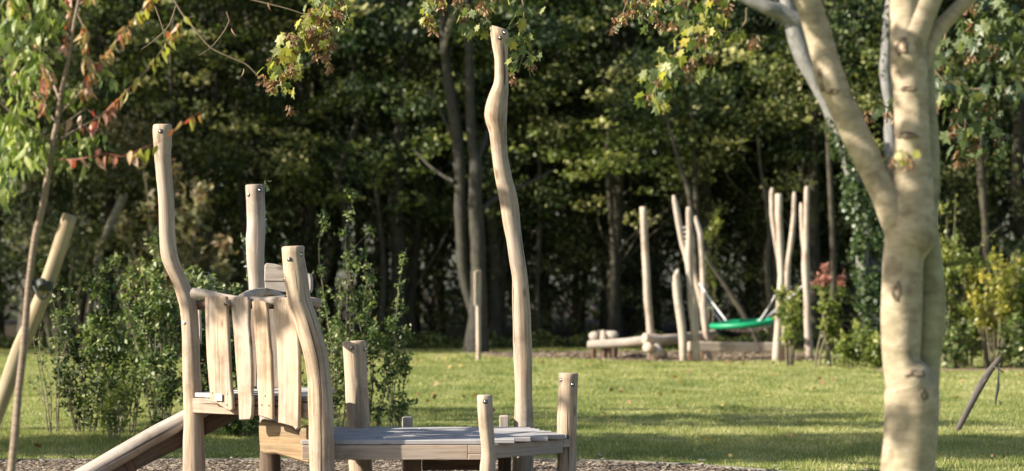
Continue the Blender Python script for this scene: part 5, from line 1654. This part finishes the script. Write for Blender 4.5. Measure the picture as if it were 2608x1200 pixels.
GH = 'young hedge shrubs behind the climbing platform'
shrub('broad dark green shrub left of the slide, beside the tied stake', 215, 25.2, 640, 0.34, 11, 3800, 0.045, 'canopy_c', seed=101, group=GH)
shrub('tallest leafy shrub in the clump left of the bent post', 320, 25.0, 556, 0.38, 13, 5200, 0.047, 'shrub_leaf', seed=102, group=GH)
shrub('dense shrub touching the left side of the bent post', 415, 24.6, 640, 0.34, 12, 4600, 0.045, 'shrub_leaf', seed=103, group=GH)
shrub('low pale-leaved shoots at the foot of the left clump', 290, 23.9, 960, 0.22, 7, 600, 0.05, 'lime_leaf', seed=104, group=GH, lo=0.3)
shrub('thin bare-stemmed shrub left of the hedge clump by the sapling', 140, 25.0, 800, 0.35, 8, 240, 0.035, 'shrub_leaf', seed=105, group=GH, lo=0.5)
shrub('willow shrub with long pale leaves between the bent post and the barrier', 520, 25.0, 600, 0.30, 9, 2600, 0.095, 'shrub_leaf', seed=106, group=GH, aspect=0.24, tips=0.66, tipmat='willow_leaf')
shrub('dark shrub seen through the gaps of the barrier boards', 640, 25.2, 690, 0.35, 10, 2600, 0.045, 'shrub_leaf', seed=107, group=GH)
shrub('low spreading shrub under the tower floor', 600, 24.6, 1010, 0.45, 9, 1700, 0.05, 'shrub_leaf', seed=112, group=GH)
shrub('shrub with two long shoots right of the leaning front post', 850, 24.9, 600, 0.42, 12, 3700, 0.040, 'shrub_leaf', seed=108, group=GH, stems_px=[[(845, 900), (820, 720), (812, 620), (832, 540)], [(880, 900), (885, 720), (880, 600), (905, 485)]], side=0.34)
shrub('leafy shrub behind the thick short post', 935, 25.1, 600, 0.34, 10, 2900, 0.042, 'shrub_leaf', seed=109, group=GH, stems_px=[[(930, 900), (900, 760), (890, 650), (955, 580)]], side=0.36)
shrub('thin upright shrub at the right end of the hedge clump', 1010, 24.9, 640, 0.20, 7, 1300, 0.045, 'shrub_leaf', seed=110, group=GH, stems_px=[[(1000, 950), (1010, 800), (1020, 700), (1036, 630)]], side=0.26)
shrub('sprig of pale leaves peeping out beside the grey rear post', 672, 25.0, 455, 0.06, 3, 180, 0.05, 'willow_leaf', seed=111, group=GH, lo=0.62, stems_px=[[(668, 900), (672, 650), (668, 520), (680, 440)], [(650, 900), (630, 700), (618, 600)]], side=0.1)

G2 = 'young shrubs planted beside the far play area'
shrub('young two-stemmed shrub in front of the right swing poles', 2012, 45.2, 655, 0.24, 6, 1500, 0.078, 'lime_leaf', seed=120, group=G2, lo=0.33, stem_r=0.02, side=0.22)
shrub('red-tipped young shrub left of the ivy tree', 2118, 44.8, 668, 0.26, 7, 1500, 0.082, 'lime_leaf', seed=121, group=G2, lo=0.35, stem_r=0.022, tips=0.78, tipmat='rusty_leaf', side=0.22, stems_px=[[(2090, 900), (2110, 830), (2130, 760), (2150, 690)], [(2080, 900), (2100, 800), (2095, 720), (2108, 670)]])
shrub('bushy lime green plant at the foot of the red-tipped shrub', 2165, 44.0, 820, 0.33, 9, 1700, 0.07, 'lime_leaf', seed=122, group=G2, lo=0.05)
shrub('low lime green plant against the base of the ivy tree', 2228, 43.8, 828, 0.36, 9, 1800, 0.07, 'lime_leaf', seed=123, group=G2, lo=0.05)
G3 = 'shrubs in the mulched row at the right'
shrub('tall open shrub just right of the maple trunk', 2408, 44.2, 470, 0.25, 9, 1900, 0.085, 'lime_leaf', seed=130, group=G3, lo=0.1, stem_r=0.02)
shrub('wide green shrub with an arching bare stem in the right row', 2462, 44.4, 600, 0.50, 11, 2600, 0.085, 'lime_leaf', seed=131, group=G3, lo=0.1, stem_r=0.02, stems_px=[[(2508, 940), (2505, 860), (2492, 760), (2486, 660), (2500, 620), (2545, 580)]])
shrub('bright yellow-leaved shrub at the right edge', 2535, 44.0, 640, 0.42, 11, 2300, 0.085, 'yellow_leaf', seed=132, group=G3, lo=0.35, stem_r=0.02)
shrub('pale green shrub behind the yellow one at the right edge', 2590, 44.8, 500, 0.42, 11, 3000, 0.085, 'lime_leaf', seed=133, group=G3, lo=0.1, stem_r=0.02)
shrub('low leafy shrub under the yellow one, dark at its base', 2580, 43.7, 800, 0.4, 9, 1500, 0.085, 'shrub_leaf', seed=134, group=G3, lo=0.05, stem_r=0.02)
shrub('small dark shrub at the foot of the open shrub by the maple', 2430, 43.6, 770, 0.4, 9, 1500, 0.08, 'shrub_leaf', seed=135, group=G3, lo=0.05, stem_r=0.02)
GB = 'sunlit bushes in front of the wood'
shrub('olive and pinkish bush catching the sun behind the bent post', 445, 52.0, 400, 1.3, 14, 5200, 0.15, 'canopy_pink', name='sunlit_bush', seed=140, group=GB, lo=0.35, stem_r=0.03, side=0.4)
shrub('pale olive bush behind the young cherry trunk', 150, 53.0, 470, 0.9, 12, 2600, 0.12, 'canopy_b', name='sunlit_bush', seed=141, group=GB, lo=0.4, stem_r=0.03, side=0.4)
shrub('small yellow-leaved seedling tree behind the swing poles', 1806, 54.0, 490, 0.18, 4, 420, 0.11, 'lime_leaf', name='sunlit_bush', seed=142, group=GB, lo=0.55, stem_r=0.015, side=0.15)

# ground weeds along the wood edge
rng = np.random.default_rng(31)
n = 26000
xx = rng.uniform(-15, 15, n); yy = 56.6 + rng.random(n) ** 1.6 * 3.2 + 0.5 * np.sin(xx * 1.1)
C = np.stack([xx, yy, rng.random(n) ** 1.4 * (0.22 + 0.22 * np.sin(xx * 2.3) ** 2)], 1)
V, Fc = leaf_cloud(C, 0.10 * (0.6 + 0.7 * rng.random(n)), rng, 0.5, 0.0, 0.6)
o = mk_np('undergrowth', V, Fc, 'canopy_a', np.repeat(np.clip(rng.normal(0.5, 0.2, n), 0, 1), 4))
tag(o, 'low green weeds and nettles along the foot of the wood', 'undergrowth', kind='stuff')

# ------------------------------------------------------------------ maple sprays hanging into the top of the picture
def maple_spray(parent, conv, D, poly, nleaf, cols, nkeys, sx=28, size=(0.07, 0.105), rs_=None, twig=0.006, branch_name='branch', dspread=0.12, keys_at=None):
    pts = [P(*conv(p), D + rs_.uniform(-dspread, dspread) * 0.4) for p in poly]
    k = len(pts)
    tube(branch_name, pts, [twig * (1 - 0.7 * i / (k - 1)) for i in range(k)], 'twig', parent, nseg=6, rough=0.1, bevel=0, step=0.06)
    sp_ = spline(np.array([tuple(p) for p in pts]), 50)
    sc = D / F / 1.9755
    for i in range(nleaf):
        t = rs_.uniform(0.12, 1.0)
        c = Vector(sp_[int(t * 49)]) + Vector((rs_.gauss(0, sx * sc), rs_.gauss(0, dspread), rs_.gauss(0, sx * sc * 0.8)))
        col = rs_.choice(cols)
        td = Vector((rs_.uniform(-0.9, 0.7), rs_.uniform(-0.6, 0.6), -rs_.uniform(0.6, 1.3)))
        put(col, parent, c, rs_.uniform(*size), td, nrm=Vector((rs_.uniform(-1.6, 1.2), rs_.uniform(-1.0, 0.3), rs_.uniform(-0.2, 1.3))))
    for i in range(nkeys):
        t = rs_.uniform(0.1, 1.0)
        c = Vector(sp_[int(t * 49)]) + Vector((rs_.gauss(0, sx * sc * 0.9), rs_.gauss(0, dspread), rs_.gauss(-15 * sc, sx * sc * 0.6)))
        put('keys', parent, c, rs_.uniform(0.06, 0.095), (0, 0, -1), name='seed_cluster')


rs5 = random.Random(44)
qq1, qq2 = qd(1, 0), qd(2, 0)
# overhanging maple: trunk stands out of the picture at the left, its boughs reach over the platform
om = thing('overhanging_maple', (-6.4, 20.4, 0), 'maple reaching in from above the platform with yellowing leaves and brown seed keys', 'tree')
tube('trunk', [Vector((-6.4, 20.4, -0.1)), Vector((-6.35, 20.4, 1.5)), Vector((-6.3, 20.3, 3.2)), Vector((-6.3, 20.1, 5.2)), Vector((-6.2, 19.9, 7.4))], [0.2, 0.16, 0.15, 0.12, 0.05], 'sycamore', om, seed=3)
tube('bough', [Vector((-6.3, 20.25, 3.9)), Vector((-4.8, 18.4, 4.9)), Vector((-3.2, 16.4, 4.7)), Vector((-1.6, 16.0, 4.35)), Vector((0.6, 16.1, 4.1)), Vector((2.2, 16.4, 3.95))], [0.09, 0.07, 0.055, 0.04, 0.025, 0.012], 'sycamore', om, seed=5, bevel=0)
maple_spray(om, qq1, 16.0, [(420, -120), (380, -40), (300, 80), (220, 190), (150, 270), (110, 340), (140, 440)], 120, ['my', 'my', 'mg'], 30, 44, rs_=rs5)
maple_spray(om, qq1, 16.1, [(380, -60), (420, 40), (440, 110)], 25, ['my', 'mg'], 6, 26, rs_=rs5)
maple_spray(om, qq1, 16.1, [(300, 80), (340, 200), (370, 300)], 10, ['my'], 16, 26, rs_=rs5)
maple_spray(om, qq1, 16.4, [(960, -120), (900, -20), (870, 60), (880, 120)], 29, ['my', 'mg'], 5, 28, rs_=rs5)
maple_spray(om, qq1, 16.4, [(1180, -120), (1130, 0), (1110, 80), (1130, 150)], 46, ['mg', 'mg', 'my'], 4, 40, rs_=rs5)
maple_spray(om, qq1, 16.4, [(1020, -60), (1040, 40), (1060, 160)], 15, ['mg', 'my'], 6, 26, rs_=rs5)
maple_spray(om, qq2, 16.6, [(40, -60), (60, 60), (50, 180), (60, 260), (30, 360)], 36, ['mg', 'mg', 'my'], 3, 34, rs_=rs5)
maple_spray(om, qq2, 16.6, [(700, -120), (600, -30), (560, 60), (550, 110)], 15, ['my', 'mg'], 7, 24, rs_=rs5)
maple_spray(om, qq2, 16.6, [(760, -120), (700, -10), (640, 60), (720, 130)], 19, ['my', 'mg'], 9, 36, rs_=rs5)
# pale knobbly twigs that cross the top left
tube('twig', [P(*qA(p), 15.5) for p in [(860, -40), (910, 60), (990, 160), (1060, 240), (1160, 290), (1240, 325), (1300, 385)]], [0.009, 0.008, 0.007, 0.006, 0.0055, 0.005, 0.003], 'twig', om, nseg=7, rough=0.12, step=0.03, bevel=0)
tube('twig', [P(*qA(p), 15.6) for p in [(780, 30), (815, 130), (830, 190), (905, 20), (870, 80), (760, 220), (700, 255)][:3]], [0.005, 0.004, 0.003], 'twig', om, nseg=6, bevel=0)
tube('twig', [P(*qA(p), 15.7) for p in [(885, 30), (850, 130), (780, 200), (710, 250)]], [0.005, 0.004, 0.0035, 0.002], 'twig', om, nseg=6, bevel=0)
tube('twig', [P(*qA(p), 15.7) for p in [(1140, 60), (1155, 100), (1120, 170), (1060, 240), (1000, 280)]], [0.005, 0.004, 0.004, 0.003, 0.002], 'twig', om, nseg=6, bevel=0)
tube('twig', [P(*qq1(p), 15.7) for p in [(-60, -10), (60, 20), (160, 45), (250, 75)]], [0.005, 0.005, 0.004, 0.003], 'twig', om, nseg=6, bevel=0)
for x_, y_ in ((1225, 345), (60, 10), (1165, 140)):
    put('red', om, P(*(qA((x_, y_)) if x_ > 100 else qq1((x_, y_))), 15.6), 0.06, (0.1, 0, -1))
rng_ = np.random.default_rng(191)

# the foreground maple's own leaves
maple_spray(rt, qq2, 13.2, [(1090, -120), (1030, -20), (960, 80), (900, 180), (840, 260), (760, 330), (720, 420), (728, 530)], 107, ['mg', 'mg', 'my'], 8, 40, rs_=rs5, size=(0.07, 0.10))
maple_spray(rt, qq2, 13.2, [(1180, 40), (1170, 130), (1080, 165), (1020, 150), (960, 260), (900, 380)], 32, ['mg', 'my'], 4, 34, rs_=rs5, size=(0.065, 0.095))
maple_spray(rt, qq2, 13.3, [(860, -80), (840, 20), (830, 60)], 12, ['mg'], 4, 30, rs_=rs5)
maple_spray(rt, q4, 12.2, [(800, 310), (900, 420), (1020, 450), (1120, 440), (1200, 445), (1320, 450)], 46, ['md', 'md', 'md', 'mg'], 3, 34, rs_=rs5, size=(0.075, 0.11))
maple_spray(rt, q4, 12.2, [(1000, 460), (1000, 560), (990, 650), (1010, 740)], 46, ['md', 'md', 'md', 'mg'], 7, 38, rs_=rs5, size=(0.075, 0.11))
maple_spray(rt, q4, 12.3, [(1100, 440), (1110, 540), (1150, 650), (1180, 700)], 39, ['md', 'md', 'md', 'mg'], 3, 44, rs_=rs5, size=(0.055, 0.08))
maple_spray(rt, q4, 12.4, [(950, 60), (1040, 140), (1120, 180), (1230, 200), (1330, 210)], 59, ['md', 'md', 'md', 'mg'], 4, 60, rs_=rs5, size=(0.07, 0.10))
maple_spray(rt, q4, 12.5, [(1000, -60), (1080, 20), (1180, 60), (1300, 80)], 59, ['md', 'md', 'md', 'mg'], 2, 60, rs_=rs5, size=(0.07, 0.10))
maple_spray(rt, q4, 12.3, [(640, 560), (590, 520), (560, 540), (540, 500)], 13, ['md', 'md', 'md', 'mg'], 3, 22, rs_=rs5, size=(0.05, 0.07))
maple_spray(rt, q4, 10.4, [(720, 800), (690, 760), (640, 780)], 8, ['my'], 2, 16, rs_=rs5, size=(0.045, 0.06))
maple_spray(rt, q4, 12.6, [(900, 120), (880, 260), (850, 400), (840, 560)], 25, ['md', 'md', 'md', 'mg'], 3, 36, rs_=rs5, size=(0.07, 0.10))
# leafy crowns above the picture: clumps of lobed foliage that throw the dappled shade
def upper_crown(parent, centers, rr, per, seed, leaf=0.15, mat='m_green_s'):
    rng_ = np.random.default_rng(seed)
    V, Fc, rn = crown_cloud(centers, rr, per, leaf, rng_, 0.5, 0.15, 0.3, 0.9)
    o = mk_np('crown', V, Fc, mat, rn, parent)
    o['kind'] = 'stuff'
rng_ = np.random.default_rng(17)
cen = [(2.4 + rng_.normal(0, 1.1), 11.0 + rng_.normal(0, 1.1), 4.9 + rng_.uniform(-0.9, 1.8)) for _ in range(34)]
upper_crown(rt, cen, rng_.uniform(0.3, 0.6, 34), 160, 18)
# boughs over the left: crowns above the picture whose shadows band the grass
def crown_box(n, x0, x1, y0, y1, z0, z1):
    return [(rng_.uniform(x0, x1), rng_.uniform(y0, y1), rng_.uniform(z0, z1)) for _ in range(n)]
cen = crown_box(125, -14.5, -3.7, 18.6, 21.2, 5.2, 6.9) + crown_box(7, -8.7, -6.8, 14.7, 16.2, 5.0, 5.6)  # second, small group is added out of view to dapple the deck
upper_crown(om, cen, np.r_[rng_.uniform(0.5, 0.95, 125), rng_.uniform(0.2, 0.35, 7)], 170, 19)
t2 = thing('lawn_tree', (-8.2, 24.8, 0), 'broad tree beside the lawn whose shadow streaks the middle of the grass', 'tree')
tube('trunk', [Vector((-8.2, 24.8, -0.1)), Vector((-8.1, 24.8, 2.0)), Vector((-8.3, 24.9, 5.0)), Vector((-8.2, 24.8, 7.0))], [0.22, 0.17, 0.14, 0.06], 'sycamore', t2, seed=3)
cen = crown_box(40, -13.0, -3.6, 23.2, 25.6, 5.2, 6.4) + crown_box(8, -12.0, -5, 26.6, 27.2, 5.2, 5.6)
upper_crown(t2, cen, rng_.uniform(0.4, 0.8, 48), 170, 20)
# unseen leaf clumps added on the sunward side to dapple this trunk
cen = crown_box(16, -2.6, 0.6, 9.3, 10.6, 3.7, 4.6) + crown_box(24, -4.4, -1.6, 8.6, 10.4, 4.0, 5.4)
upper_crown(rt, cen, rng_.uniform(0.12, 0.28, 40), 520, 21, leaf=0.11)

# trees beside the lawn, left of the picture: they cast the long shadows across the grass and the wood
GS = 'trees beside the lawn just outside the picture'
for (x, y, s, v) in ((-15.2, 52.5, 0.95, 0), (-25.0, 49.0, 1.3, 4), (-19.5, 56.5, 1.1, 1)):
    wood_tree(v, x, y, s, x * 1.3, 'tree beside the lawn whose shadow falls across the grass', GS, name='lawn_tree')
